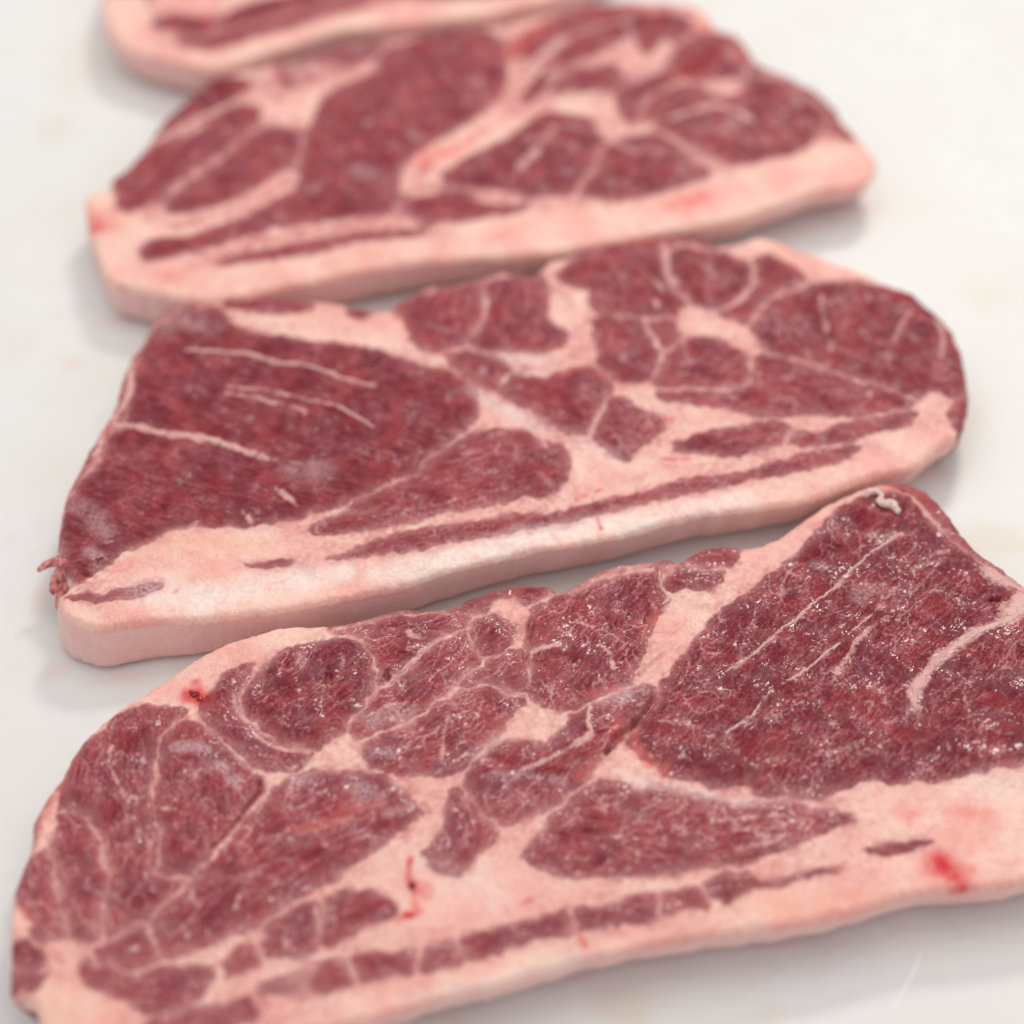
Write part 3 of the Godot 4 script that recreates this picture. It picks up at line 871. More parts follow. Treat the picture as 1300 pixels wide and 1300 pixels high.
	stroke(s, "line", 1.40, 0.6, [90.1,-40.6,83.0,-35.7,77.8,-28.0,73.5,-21.4,70.8,-15.8])
	stroke(s, "seam", 3.03, 1, [131.2,-46.5,123.6,-40.1,116.4,-36.2,110.1,-32.8,103.5,-27.0,98.6,-22.3,94.3,-16.7,92.1,-11.1,91.5,-6.6])
	stroke(s, "seam", 6.21, 1, [139.5,-43.5,134.1,-46.5,127.6,-47.0,121.4,-40.1])
	stroke(s, "seam", 3.60, 1, [117.5,-57.4,120.4,-55.1,124.1,-52.5,130.7,-47.5])
	stroke(s, "groove", 1.08, 1, [117.2,-46.0,120.3,-47.0])
	stroke(s, "line", 0.66, 0.7, [-116.9,4.0,-117.6,9.2,-114.6,17.0,-112.3,21.3,-111.5,25.5])
	stroke(s, "pale", 3.24, 0.8, [-102.1,6.6,-96.7,5.7,-90.8,10.1,-87.0,13.6,-84.7,17.0])
	stroke(s, "pale", 1.82, 0.8, [-91.8,13.6,-89.3,11.0])
	stroke(s, "line", 0.88, 0.5, [-111.1,22.9,-106.0,20.4])
	stroke(s, "line", 0.87, 0.5, [-103.5,24.6,-98.7,25.5,-94.5,27.1])
	stroke(s, "groove", 0.60, 1, [-83.3,28.8,-80.7,23.8,-78.1,18.7,-78.7,15.3])
	stroke(s, "groove", 0.49, 0.8, [-88.8,37.0,-85.3,32.1,-83.3,28.8])
	stroke(s, "line", 0.84, 0.7, [-91.6,49.0,-91.9,52.1,-90.0,55.2])
	stroke(s, "line", 0.84, 0.6, [-80.0,50.5,-81.2,56.0])
	stroke(s, "line", 0.86, 0.6, [-77.3,32.1,-76.6,37.0])
	stroke(s, "line", 0.63, 0.5, [-91.8,65.1,-91.7,60.6])
	stroke(s, "red", 1.79, 0.9, [-69.5,32.5,-61.1,29.2,-53.3,25.1,-45.9,23.4])
	stroke(s, "yellow", 1.38, 0.9, [-66.8,33.3,-60.3,30.9,-53.8,28.4])
	stroke(s, "blood", 1.42, 0.8, [-76.9,31.7,-74.5,32.4])
	stroke(s, "pale", 4.40, 0.6, [-55.8,14.9,-51.5,20.0,-47.3,23.4])
	stroke(s, "pale", 2.78, 0.6, [-45.8,26.7,-40.5,25.9])
	stroke(s, "pale", 3.22, 0.6, [-70.6,17.5,-64.0,14.9])
	stroke(s, "groove", 1.69, 0.7, [-78.9,-19.1,-77.8,-22.9])
	stroke(s, "groove", 1.05, 0.7, [-63.1,-21.0,-62.3,-16.3])
	stroke(s, "pale", 2.10, 0.4, [-70.9,-26.7,-69.8,-21.0])
	stroke(s, "line", 0.94, 0.8, [-42.6,-35.3,-40.6,-31.9,-38.2,-33.4])
	stroke(s, "line", 0.70, 0.7, [-41.7,-31.5,-42.3,-26.7])
	stroke(s, "groove", 0.63, 0.7, [-47.8,-21.9,-46.9,-17.3])
	stroke(s, "line", 0.70, 0.8, [-47.6,-16.3,-42.1,-22.9,-36.6,-29.5,-32.4,-32.9])
	stroke(s, "line", 0.91, 0.6, [-52.0,-5.4,-47.2,-8.1,-41.7,-9.0])
	stroke(s, "pale", 4.13, 0.7, [-51.2,-3.6,-45.7,-5.4,-40.2,-6.3])
	stroke(s, "pale", 2.84, 0.6, [-49.4,7.1,-43.9,7.1])
	stroke(s, "line", 0.90, 0.6, [-30.4,-5.4,-31.6,1.8,-32.1,10.6])
	stroke(s, "line", 0.91, 0.6, [-21.3,-11.7,-23.4,-3.6])
	stroke(s, "groove", 0.84, 0.7, [-10.0,-29.5,-10.4,-23.8])
	stroke(s, "groove", 1.06, 1, [-8.9,-38.2,-9.3,-33.4,-10.4,-27.6,-9.7,-22.9])
	stroke(s, "line", 1.40, 0.9, [-9.2,-26.8,-5.9,-28.2,-0.2,-30.6])
	stroke(s, "line", 0.93, 0.8, [9.2,-30.2,12.0,-26.3,13.2,-19.7])
	stroke(s, "line", 0.71, 0.6, [-0.1,-35.0,2.9,-37.9,9.3,-35.0])
	stroke(s, "red", 2.99, 0.6, [-6.6,-30.2,-3.0,-34.0])
	stroke(s, "red", 2.16, 0.7, [21.6,-34.0,26.3,-41.8])
	stroke(s, "red", 2.92, 0.7, [5.9,-11.4,13.7,-15.1])
	stroke(s, "pale", 5.00, 0.7, [9.3,-9.6,15.0,-12.3,20.7,-14.2])
	stroke(s, "seam", 1.35, 0.9, [6.5,-8.7,6.0,-2.3,6.2,2.1,2.7,5.7])
	stroke(s, "line", 0.89, 0.8, [3.4,3.0,-0.8,7.4,-7.7,10.5])
	stroke(s, "pale", 2.42, 0.6, [-20.0,15.2,-10.4,14.4,-0.3,16.9])
	stroke(s, "red", 2.45, 0.7, [14.8,-5.0,11.7,3.0])
	stroke(s, "red", 1.81, 0.8, [6.7,10.9,2.5,16.1])
	stroke(s, "yellow", 2.79, 0.7, [-19.9,25.4,-15.2,23.7])
	stroke(s, "pale", 2.20, 0.9, [12.1,12.6,16.7,16.5,23.4,18.2,30.2,19.5,36.8,21.6,43.4,22.9,50.2,22.9])
	stroke(s, "pale", 2.04, 0.7, [-22.8,8.3,-17.3,2.1,-12.5,-0.5])
	stroke(s, "groove", 1.03, 1, [24.2,-13.2,21.2,-7.3,17.5,-2.3,13.1,2.1,10.1,7.8])
	stroke(s, "red", 2.42, 0.8, [17.4,-0.5,18.5,6.5,22.4,11.8,26.4,13.5])
	stroke(s, "seam", 1.19, 0.9, [27.0,-57.4,27.1,-51.8,29.2,-47.8,27.5,-44.8])
	stroke(s, "groove", 0.87, 0.8, [25.5,-56.9,26.7,-49.8])
	stroke(s, "groove", 0.64, 0.5, [19.5,-18.8,27.0,-27.3])
	stroke(s, "line", 1.11, 0.8, [-11.7,13.1,-5.4,10.0,0.9,6.0])
	stroke(s, "line", 0.86, 0.9, [17.1,37.4,17.5,41.8])
	stroke(s, "line", 1.29, 0.9, [24.0,33.0,24.1,36.0])
	stroke(s, "pale", 2.78, 0.4, [15.7,27.0,21.9,25.5])
	stroke(s, "line", 0.87, 0.7, [34.5,29.2,41.8,28.5,49.2,27.0,54.7,27.0])
	stroke(s, "line", 0.87, 0.7, [37.9,33.0,45.9,31.5,55.1,30.0])
	stroke(s, "line", 0.87, 0.6, [46.0,34.1,53.5,30.4,61.0,28.1])
	stroke(s, "line", 0.86, 0.6, [41.2,37.4,48.5,36.0,54.8,33.0])
	stroke(s, "groove", 0.59, 0.5, [35.6,40.7,42.2,40.5,48.3,38.9,53.8,37.1])
	stroke(s, "blood", 4.87, 1, [-100.1,-13.1,-97.2,-12.2,-94.9,-10.4])
	stroke(s, "blood", 2.63, 0.9, [-98.0,-17.3,-96.9,-13.1])
	stroke(s, "blood", 2.24, 0.8, [-94.9,-10.4,-92.7,-9.9])
	stroke(s, "red", 4.56, 0.6, [-98.6,-12.2,-92.7,-9.5])
	stroke(s, "blood", 1.39, 0.9, [-39.0,40.0,-39.5,43.6,-39.1,46.5,-38.4,48.7])
	stroke(s, "blood", 2.08, 1, [-38.8,48.0,-37.8,49.4])
	stroke(s, "blood", 1.37, 0.8, [-38.1,50.1,-37.4,55.1])
	stroke(s, "blood", 2.40, 0.9, [-41.9,58.9,-39.6,57.5,-37.0,56.1])
	stroke(s, "blood", 1.72, 0.6, [-45.0,54.4,-43.3,53.7])
	stroke(s, "red", 3.06, 0.6, [-35.8,48.0,-35.7,53.0])
	stroke(s, "blood", 1.38, 0.7, [-11.2,53.7,-9.4,52.6])
	stroke(s, "blood", 1.03, 0.6, [-15.6,55.1,-15.0,56.5])
	stroke(s, "blood", 1.36, 0.7, [2.2,61.7,2.7,63.8,3.5,65.5])
	stroke(s, "blood", 4.87, 1, [91.4,41.5,94.2,42.9,94.3,46.5,95.7,49.0])
	stroke(s, "blood", 5.57, 0.9, [92.0,41.5,94.5,45.1,96.4,48.7])
	stroke(s, "red", 8.49, 0.5, [90.1,42.2,97.2,47.3])
	stroke(s, "red", 3.88, 0.6, [87.0,43.6,93.1,42.2,100.1,43.6])
	stroke(s, "red", 5.14, 0.5, [84.5,25.1,85.9,28.9])
	stroke(s, "red", 4.77, 0.5, [95.9,26.6,100.4,25.1,105.6,27.4])
	stroke(s, "red", 1.74, 0.5, [64.9,43.6,66.5,45.8])
	stroke(s, "yellow", 5.75, 0.5, [39.6,55.8,57.4,53.0,75.4,50.8])
	stroke(s, "yellow", 4.10, 0.5, [-22.8,3.9,-17.3,0.4,-10.3,-6.8])
	stroke(s, "red", 4.79, 0.4, [-133.5,30.4,-130.9,21.3,-127.4,12.7])
	stroke(s, "red", 2.01, 0.6, [-131.9,32.1,-129.1,15.3,-125.6,5.7])
	stroke(s, "red", 1.52, 0.6, [-134.5,53.7,-130.0,57.5])
	stroke(s, "red", 2.06, 0.6, [-126.1,2.2,-121.5,-4.9])
	stroke(s, "red", 3.38, 0.5, [-81.0,-26.7,-85.0,-23.8])
	stroke(s, "red", 2.17, 0.4, [-9.2,-51.2,-16.5,-47.1])
	stroke(s, "red", 4.56, 0.4, [94.0,-90.6,101.7,-90.6,107.6,-82.9])
	stroke(s, "line", 1.24, 0.8, [101.7,-85.1,103.6,-81.8,106.1,-77.5])
	stroke(s, "red", 2.05, 0.7, [98.6,-90.6,100.5,-87.3])
	stroke(s, "red", 2.04, 0.7, [103.4,-86.2,106.3,-85.1])
	stroke(s, "pale", 5.24, 0.5, [81.4,-47.5,86.3,-51.5])
	stroke(s, "dark", 5.19, 0.7, [113.6,-46.5,119.9,-44.5])
	stroke(s, "pale", 2.23, 0.5, [87.1,-71.1,91.4,-69.0])
	stroke(s, "pale", 2.64, 0.5, [69.4,-59.7,73.7,-58.7])
	stroke(s, "line", 0.63, 0.6, [-61.5,53.7,-60.9,59.3,-60.0,64.8])
	stroke(s, "line", 0.62, 0.6, [-68.4,60.7,-67.9,67.5])
	stroke(s, "line", 0.62, 0.5, [-66.0,57.2,-64.5,62.0])
	stroke(s, "line", 0.62, 0.5, [-54.4,55.1,-52.9,62.0])
	stroke(s, "line", 0.62, 0.5, [-57.3,56.5,-55.8,62.0])
	stroke(s, "line", 0.62, 0.6, [-68.5,62.1,-67.8,66.6])
	stroke(s, "meat", 6.55, 1, [-61.8,-39.6,-52.8,-42.0,-44.3,-44.0,-31.1,-44.9,-20.5,-50.8,-9.2,-52.9,-2.9,-52.9,6.9,-56.8,15.3,-61.3,26.5,-63.8,37.2,-65.6,50.5,-67.8])
	stroke(s, "meat", 5.33, 1, [95.9,-94.3,103.4,-92.0,108.8,-86.1,112.9,-76.9,116.6,-66.9,123.0,-60.1,128.2,-53.8,136.5,-45.2])
	stroke(s, "meat", 4.35, 0.9, [-126.1,3.0,-129.2,14.4,-132.2,20.7,-134.3,27.9,-133.8,37.8,-136.1,49.8])
	stroke(s, "pale", 10.02, 0.5, [106.2,18.2,116.2,18.2,137.2,13.1])
	stroke(s, "pale", 2.62, 0.5, [-41.7,80.7,-23.3,76.4,-4.6,70.3,14.3,64.6])
	stroke(s, "pale", 7.72, 0.4, [-39.3,40.2,-23.6,47.3,-15.9,54.2])
	stroke(s, "yellow", 7.33, 0.4, [-119.7,76.4,-122.2,84.9,-105.1,89.1])
	stroke(s, "line", 0.67, 0.8, [-87.8,-13.2,-85.7,-6.5,-79.4,2.3,-74.7,5.4,-68.9,7.2,-65.6,7.5])
	finish_steak(s)
	lump(s, "blood_clot", Vector2(-97.9, -12.7), 2.6, 2.4, 0.25, Color(0.15, 0.003, 0.006), 1)
	lump(s, "blood_clot", Vector2(-96.3, -10.8), 2, 1.6, 0.2, Color(0.2, 0.004, 0.008), 2)
	lump(s, "blood_clot", Vector2(-98.9, -13.8), 1.4, 1.2, 0.2, Color(0.28, 0.006, 0.01), 3)
	lump(s, "blood_clot", Vector2(-38.5, 48.4), 1.8, 2.4, 0.3, Color(0.1, 0.003, 0.006), 4)
	lump(s, "blood_clot", Vector2(-39.1, 57.2), 3, 1.3, 0.25, Color(0.5, 0.008, 0.014), 5)
	var scrap_line := smooth_line(points_of([101.9,11.6,103.0,9.7,105.2,9.5,106.6,10.8,105.8,12.8,105.6,14.1,107.0,15.2,108.8,15.9,109.8,17.5,110.2,19.3]), 0.4)
	var scrap := Node3D.new()
	scrap.name = "fat_scrap"
	scrap.set_meta("label", "small curled scrap of white fat lying on the far corner of the nearest steak")
	scrap.set_meta("category", "fat scrap")
	scrap.position = Vector3(scrap_line[0].x, THICK, scrap_line[0].y) * MM
	add_child(scrap, true)
	var start := scrap_line[0]
	var moved := PackedVector2Array()
	for p in scrap_line:
		moved.append(p - start)
	var lie := func(p: Vector2, _t: float) -> float:
		var f := (p + start - Vector2(s.root.position.x, s.root.position.z) / MM - s.low) / CELL
		return sample_color(s.form, s.nx, s.nz, f.x, f.y).b - THICK + 0.75
	var thick_at := func(t: float) -> float:
		return 0.85 + 0.5 * smoothstep(0.3, 0.7, t) + 0.25 * sin(t * 11.0)
	var white := func(p: Vector2, _t: float) -> Color:
		return Color(0.86, 0.62, 0.55).lerp(Color(0.8, 0.5, 0.45), 0.5 + noise_edge.get_noise_2d(p.x, p.y))
	worm("strand", scrap, moved, lie, thick_at, white, fat_material)

func steak_middle() -> void:
	var s := begin_steak("pork_steak", "pork blade steak just behind the nearest one, thick white fat edge and torn left tip", Vector2(0, -33), [-128.6,59.5,-129.0,42.9,-127.4,34.7,-123.5,16.2,-119.3,3.3,-119.1,-12.2,-116.1,-23.6,-113.4,-34.2,-109.0,-40.8,-102.3,-43.5,-92.5,-45.5,-80.1,-47.0,-62.5,-45.5,-54.9,-43.9,-47.3,-40.8,-41.5,-40.4,-37.4,-43.1,-31.9,-49.4,-27.0,-53.0,-11.9,-55.3,-3.8,-59.8,6.8,-58.6,12.8,-67.1,24.6,-71.6,36.6,-75.3,48.6,-79.1,55.9,-79.5,66.4,-74.5,74.8,-76.2,81.0,-79.5,87.2,-76.6,92.1,-71.6,103.4,-66.3,114.5,-58.6,122.4,-52.6,128.3,-47.8,133.5,-40.4,137.4,-30.8,139.2,-19.5,139.2,-7.8,137.3,6.5,133.6,15.5,130.3,19.0,125.6,23.0,119.7,30.1,110.8,33.4,98.9,37.4,89.9,42.3,77.3,46.5,62.8,49.7,51.6,51.6,39.2,56.3,23.2,61.3,15.3,63.2,-0.4,67.2,-26.5,76.6,-44.5,82.9,-62.7,87.6,-85.0,90.8,-98.1,91.7,-107.7,93.7,-114.3,94.3,-120.9,91.1,-124.7,86.1,-124.6,82.3,-122.8,78.1,-126.0,71.2], [-2, 5.8, 8], 0.35, 0.5, 1, 0.75)
	muscle(s, 14, -0.25, 0.3, 0.7, [-113.7,-30.0,-108.5,-36.9,-102.0,-40.8,-93.5,-40.0,-90.9,-36.5,-85.7,-30.8,-74.1,-27.0,-59.0,-24.8,-46.1,-21.4,-36.0,-18.0,-27.1,-13.3,-19.5,-10.0,-14.1,-4.5,-10.5,3.3,-10.4,9.6,-15.2,15.2,-18.2,21.3,-22.3,25.4,-26.5,30.8,-30.5,34.7,-37.4,39.7,-44.3,43.9,-49.6,46.8,-56.5,48.7,-59.8,50.6,-61.2,53.2,-71.4,54.8,-81.6,56.0,-95.1,57.0,-102.8,62.0,-108.8,64.4,-111.1,67.2,-112.8,71.2,-119.9,76.9,-123.3,74.8,-126.4,68.4,-127.8,62.0,-127.7,50.3,-128.3,42.9,-126.2,35.4,-120.4,30.4,-120.1,20.3,-115.4,11.7,-115.5,2.9,-117.8,-7.8,-116.0,-16.9])
	muscle(s, 157, 0.12, 0.75, 0.7, [-26.4,35.7,-24.9,29.8,-20.9,24.4,-13.8,19.3,-6.6,16.2,1.2,15.5,5.6,17.6,8.4,21.3,13.5,21.3,16.2,25.4,16.4,31.8,15.3,39.0,11.6,42.6,8.2,43.6,3.4,42.9,-2.3,44.9,-6.6,47.1,-12.0,48.7,-19.0,49.4,-24.1,51.9,-38.5,56.0,-49.6,58.5,-56.5,58.5,-56.0,55.7,-48.7,51.6,-39.7,49.7,-42.5,48.7,-46.4,47.4,-44.9,44.9,-39.2,41.3,-31.6,37.4])
	muscle(s, 164, 0.12, 0.6, 0.7, [-52.2,68.1,-45.4,66.3,-38.9,62.6,-30.8,59.5,-22.4,57.3,-13.5,55.4,-5.8,53.8,0.9,50.3,8.6,51.0,15.8,49.4,24.9,45.8,30.2,43.6,39.9,41.0,49.5,37.0,57.3,35.4,65.0,34.7,73.7,31.4,83.8,27.1,93.6,24.1,102.3,22.7,98.4,27.1,89.9,31.1,80.4,34.1,68.7,36.7,60.5,39.7,52.4,42.3,43.1,44.9,31.7,48.1,22.5,51.0,15.5,53.5,9.0,55.1,3.4,57.3,-5.8,59.5,-15.6,61.7,-23.7,64.7,-32.8,65.7,-39.4,67.2])
	muscle(s, 173, 0.05, 0.225, 0.7, [-74.8,70.4,-69.4,70.1,-64.0,68.9,-61.0,68.4,-61.9,70.4,-67.9,71.8,-71.3,70.9])
	muscle(s, 167, 0.1, 0.3, 0.7, [-123.0,83.8,-119.2,82.6,-115.1,83.3,-112.5,82.9,-107.4,80.7,-102.9,78.8,-97.7,77.5,-98.1,79.9,-102.5,82.2,-107.0,84.0,-112.2,85.3,-114.9,84.9,-119.0,84.2])
	muscle(s, 104, 0.05, 0.45, 1.5, [-37.1,-42.3,-31.8,-48.6,-22.7,-52.2,-12.6,-54.5,-9.8,-47.4,-9.9,-36.5,-13.3,-28.1,-17.8,-22.9,-23.4,-21.0,-28.9,-24.0,-32.0,-29.7,-32.9,-36.5])
	muscle(s, 91, 0.02, 0.6, 1.5, [-8.9,-33.1,-7.0,-41.2,-8.1,-55.7,-1.0,-59.0,7.1,-57.7,10.6,-51.0,10.5,-46.2,9.7,-40.0,11.8,-33.1,16.7,-27.0,13.7,-21.8,6.6,-19.9,-1.0,-21.8,-8.5,-21.0,-12.2,-24.8])
	muscle(s, -135, 0.15, 0.675, 1.5, [-18.9,-18.5,-15.9,-19.9,-6.9,-16.6,-2.4,-12.3,-3.9,-6.1,-7.9,-3.9,-11.3,-6.7,-15.8,-11.7])
	muscle(s, -158, 0.08, 0.675, 1.5, [-1.7,-6.7,3.6,-7.8,10.1,-6.7,16.2,-10.7,23.0,-12.5,27.7,-8.9,28.6,-1.3,27.0,6.5,23.5,13.8,19.9,15.9,13.6,13.8,10.6,11.4,6.4,5.4,1.2,3.3,-1.7,-1.3])
	muscle(s, 86, 0.05, 0.675, 1.5, [29.7,1.9,34.7,3.3,38.3,7.5,44.7,11.7,42.6,17.2,35.5,24.1,33.7,28.8,29.0,24.1,25.7,17.2,25.2,11.7,27.0,6.1])
	muscle(s, 69, 0.05, 0.525, 1.5, [15.7,-58.6,24.6,-69.5,36.5,-74.5,48.1,-78.2,48.0,-67.1,47.6,-57.7,50.7,-48.6,52.9,-43.9,50.9,-39.2,44.4,-38.5,37.8,-39.2,27.4,-40.4,25.7,-44.7,25.1,-50.2,20.2,-53.0])
	muscle(s, 74, -0.25, 0.45, 1.5, [52.7,-68.7,54.9,-72.0,60.3,-70.8,66.1,-69.1,73.9,-64.2,76.3,-59.4,75.3,-53.0,71.6,-47.0,67.6,-43.1,62.5,-41.9,57.5,-44.7,54.7,-49.0,52.8,-55.7])
	muscle(s, -168, 0.1, 0.3, 1.5, [50.3,-77.4,55.8,-78.7,64.3,-74.5,65.4,-71.6,60.4,-72.8,54.0,-74.1,50.6,-72.8])
	muscle(s, 123, 0, 0.45, 1.5, [80.6,-65.0,82.5,-67.1,87.9,-63.8,92.2,-58.6,92.5,-55.7,84.4,-50.6,79.6,-47.0,75.9,-40.8,73.2,-34.6,69.4,-37.3,66.5,-38.8,71.8,-42.3,76.4,-47.8,79.2,-54.1,80.1,-59.4])
	muscle(s, -143, -0.1, 0.6, 1.5, [76.2,-28.9,78.4,-35.4,82.5,-42.3,86.5,-45.8,92.2,-47.8,97.3,-51.4,104.6,-53.7,110.4,-53.7,114.7,-51.4,121.9,-49.0,128.0,-45.8,132.4,-41.2,136.0,-33.1,138.1,-23.6,138.8,-13.3,138.0,-4.9,134.0,0.1,130.0,-2.4,125.5,-2.4,122.0,0.5,117.8,-2.0,111.6,-6.3,103.0,-8.9,98.0,-13.6,91.7,-16.2,83.9,-18.8,78.7,-23.3])
	muscle(s, 82, 0, 0.525, 1.5, [26.4,-34.2,34.2,-35.8,39.7,-33.1,43.4,-27.0,44.5,-18.4,42.7,-11.8,38.7,-7.4,34.1,-7.4,29.9,-12.2,27.3,-20.3])
	muscle(s, 84, 0.05, 0.45, 1.5, [45.0,-34.2,49.4,-34.2,51.3,-27.0,47.6,-22.5,45.6,-27.0])
	muscle(s, 156, 0.02, 0.6, 1.5, [45.3,-9.2,47.2,-15.1,52.0,-22.5,57.6,-25.9,63.2,-25.9,68.5,-21.4,71.3,-16.6,72.3,-9.6,70.5,-5.6,61.8,-4.5,53.9,-4.9,47.9,-3.5,45.5,-4.9])
	muscle(s, -179, 0.05, 0.6, 1.5, [45.8,-0.2,52.0,-1.3,66.8,-1.3,73.1,-5.6,74.8,-14.0,77.7,-16.9,84.8,-14.7,94.1,-11.1,105.6,-6.0,114.6,-1.7,119.5,1.5,118.7,4.0,110.0,6.8,95.3,7.5,85.7,6.8,75.6,7.9,67.1,5.4,55.3,4.0,47.1,2.2])
	muscle(s, 167, -0.05, 0.45, 1.5, [48.4,23.0,53.5,19.3,60.4,16.9,70.2,14.8,79.2,13.4,81.3,15.9,78.1,20.3,73.5,23.0,65.6,25.7,57.8,24.7,50.1,25.4])
	muscle(s, 165, 0.02, 0.525, 0.7, [82.6,17.2,91.6,16.2,99.7,12.8,109.6,10.7,117.9,8.2,120.7,8.9,119.8,12.1,117.2,14.1,107.1,16.2,99.0,19.3,91.1,21.0,83.2,21.0])
	muscle(s, 103, 0.1, 0.3, 0.7, [130.6,8.6,134.3,4.4,137.8,2.9,136.5,11.7,133.6,17.6,132.3,13.1])
	muscle(s, -176, 0.1, 0.3, 0.7, [-91.2,-44.7,-80.0,-45.8,-64.9,-43.5,-62.7,-40.4,-75.6,-37.7,-87.1,-40.8])
	muscle(s, 163, 0.08, 0.375, 0.7, [-36.2,-43.1,-31.9,-50.2,-27.0,-53.7,-11.9,-56.1,-2.5,-60.2,6.8,-59.0,5.0,-54.9,-5.0,-53.3,-22.6,-49.4,-32.4,-43.9])
	muscle(s, 102, 0.1, 0.375, 0.7, [-129.0,42.9,-127.4,34.7,-123.5,16.2,-119.3,3.3,-119.1,-12.2,-116.1,-23.6,-113.4,-34.2,-109.0,-40.8,-105.7,-40.0,-110.9,-31.9,-113.8,-20.6,-115.4,-7.8,-116.2,4.7,-119.4,16.9,-124.1,33.8,-126.1,43.6])
	muscle(s, -175, 0.1, 0.225, 0.7, [-52.2,-39.8,-48.4,-41.0,-43.4,-39.1,-46.6,-35.8,-50.9,-36.7])
	stroke(s, "seam", 1.33, 0.8, [-100.5,-19.6,-91.6,-19.6,-80.9,-17.9,-71.7,-14.5,-61.9,-12.3,-54.2,-8.9,-52.7,-7.8,-46.7,-5.6,-41.4,-3.4])
	stroke(s, "line", 1.31, 0.6, [-87.0,-3.4,-75.8,-1.2,-66.0,2.1,-57.1,4.9,-49.7,7.0])
	stroke(s, "seam", 1.04, 0.7, [-59.3,4.3,-51.9,6.5,-45.9,10.8,-40.6,15.0])
	stroke(s, "line", 1.04, 0.7, [-87.5,-0.1,-79.3,1.6,-71.7,4.9,-65.0,7.0,-61.9,9.7,-63.9,11.8])
	stroke(s, "seam", 2.31, 1, [-119.4,14.0,-114.3,14.0,-109.1,15.6,-102.4,17.7,-95.0,19.3,-87.7,20.8,-80.2,24.5,-73.5,28.1])
	stroke(s, "line", 1.02, 0.5, [-73.5,28.1,-66.2,30.2,-61.2,30.7])
	stroke(s, "line", 1.75, 0.8, [-69.0,39.8,-65.2,43.8,-61.4,47.8])
	stroke(s, "line", 1.23, 0.7, [-77.2,50.2,-74.0,55.1])
	stroke(s, "line", 1.25, 0.7, [-67.5,41.3,-62.9,46.3])
	stroke(s, "red", 2.91, 0.5, [-117.7,-13.4,-115.9,-16.8,-112.9,-10.0])
	stroke(s, "red", 2.14, 0.6, [-119.6,-4.5,-118.0,2.1,-121.6,19.3])
	stroke(s, "seam", 2.06, 0.8, [-116.8,-14.5,-115.8,2.1,-119.8,10.8,-122.0,16.1,-121.8,23.5,-123.3,27.6])
	stroke(s, "blood", 2.06, 0.6, [-108.8,35.8,-108.2,37.8])
	stroke(s, "blood", 1.24, 0.5, [-94.6,29.7,-94.9,33.8])
	stroke(s, "pale", 6.42, 0.5, [-107.6,-29.4,-103.6,-34.1,-92.6,-30.6])
	stroke(s, "pale", 6.89, 0.4, [-65.9,33.8,-55.3,33.8])
	stroke(s, "pale", 5.40, 0.5, [-125.5,47.3,-119.2,53.2,-114.1,60.0])
	stroke(s, "pale", 3.09, 0.7, [-119.4,66.6,-114.4,68.5,-117.3,72.3])
	stroke(s, "line", 0.97, 0.7, [-118.5,68.5,-112.5,67.6])
	stroke(s, "line", 0.98, 0.7, [-116.5,62.8,-109.9,60.9])
	stroke(s, "groove", 0.88, 0.6, [-121.1,74.1,-116.9,75.0])
	stroke(s, "groove", 0.66, 0.5, [-117.0,69.4,-112.8,70.4])
	stroke(s, "line", 1.00, 0.5, [-98.8,37.3,-93.6,39.3,-87.1,41.3])
	stroke(s, "pale", 5.20, 1, [-11.9,-2.3,-5.3,4.3,0.5,8.6,6.3,12.9,10.6,16.1])
	stroke(s, "pale", 3.71, 0.8, [19.2,20.3,26.3,24.5,31.8,28.6])
	stroke(s, "pale", 4.37, 0.7, [-5.4,-17.9,2.8,-16.8,9.5,-15.7])
	stroke(s, "pale", 2.89, 0.7, [2.8,-10.0,8.7,-8.9])
	stroke(s, "red", 2.17, 0.8, [14.6,-7.8,19.9,-11.7,25.8,-11.1,28.6,-6.7])
	stroke(s, "yellow", 1.93, 0.6, [15.4,-10.0,21.4,-12.8])
	stroke(s, "line", 1.56, 0.8, [22.9,17.2,25.2,10.8,28.3,4.3])
	stroke(s, "pale", 2.31, 0.6, [27.0,22.4,31.9,27.6])
	stroke(s, "pale", 2.40, 0.6, [-9.1,-11.1,-9.8,-5.6])
	stroke(s, "red", 1.95, 0.7, [-21.1,-17.9,-18.2,-20.2])
	stroke(s, "pale", 1.97, 0.5, [-27.5,-33.0,-20.6,-29.4])
	stroke(s, "red", 2.95, 0.4, [-36.1,-40.1,-30.5,-30.6])
	stroke(s, "line", 1.38, 0.7, [-8.6,-36.5,-8.3,-46.1])
	stroke(s, "red", 0.98, 0.6, [-5.5,-30.6,-4.0,-28.3])
	stroke(s, "pale", 2.27, 0.5, [63.1,-61.4,65.0,-54.9])
	stroke(s, "line", 1.65, 0.9, [65.8,-39.5,70.0,-42.1,73.8,-47.6,77.1,-53.0])
	stroke(s, "line", 1.96, 0.8, [50.2,-71.7,49.9,-61.4,52.1,-52.1])
	stroke(s, "line", 1.39, 0.6, [40.8,-61.4,45.2,-54.9,48.4,-48.5])
	stroke(s, "line", 1.37, 0.6, [45.4,-44.8,45.7,-39.5])
	stroke(s, "line", 1.35, 0.8, [40.9,-34.1,44.0,-27.1,44.9,-21.9])
	stroke(s, "line", 1.06, 0.5, [46.7,-14.2,44.9,-10.9])
	stroke(s, "pale", 2.46, 0.6, [83.1,-34.1,83.7,-31.5])
	stroke(s, "line", 1.08, 0.6, [98.1,-47.6,97.5,-35.9,98.3,-27.1,98.6,-18.5])
	stroke(s, "line", 1.08, 0.5, [108.4,-31.5,110.4,-23.6])
	stroke(s, "line", 1.35, 0.6, [127.1,-39.5,120.8,-30.6,118.1,-21.9])
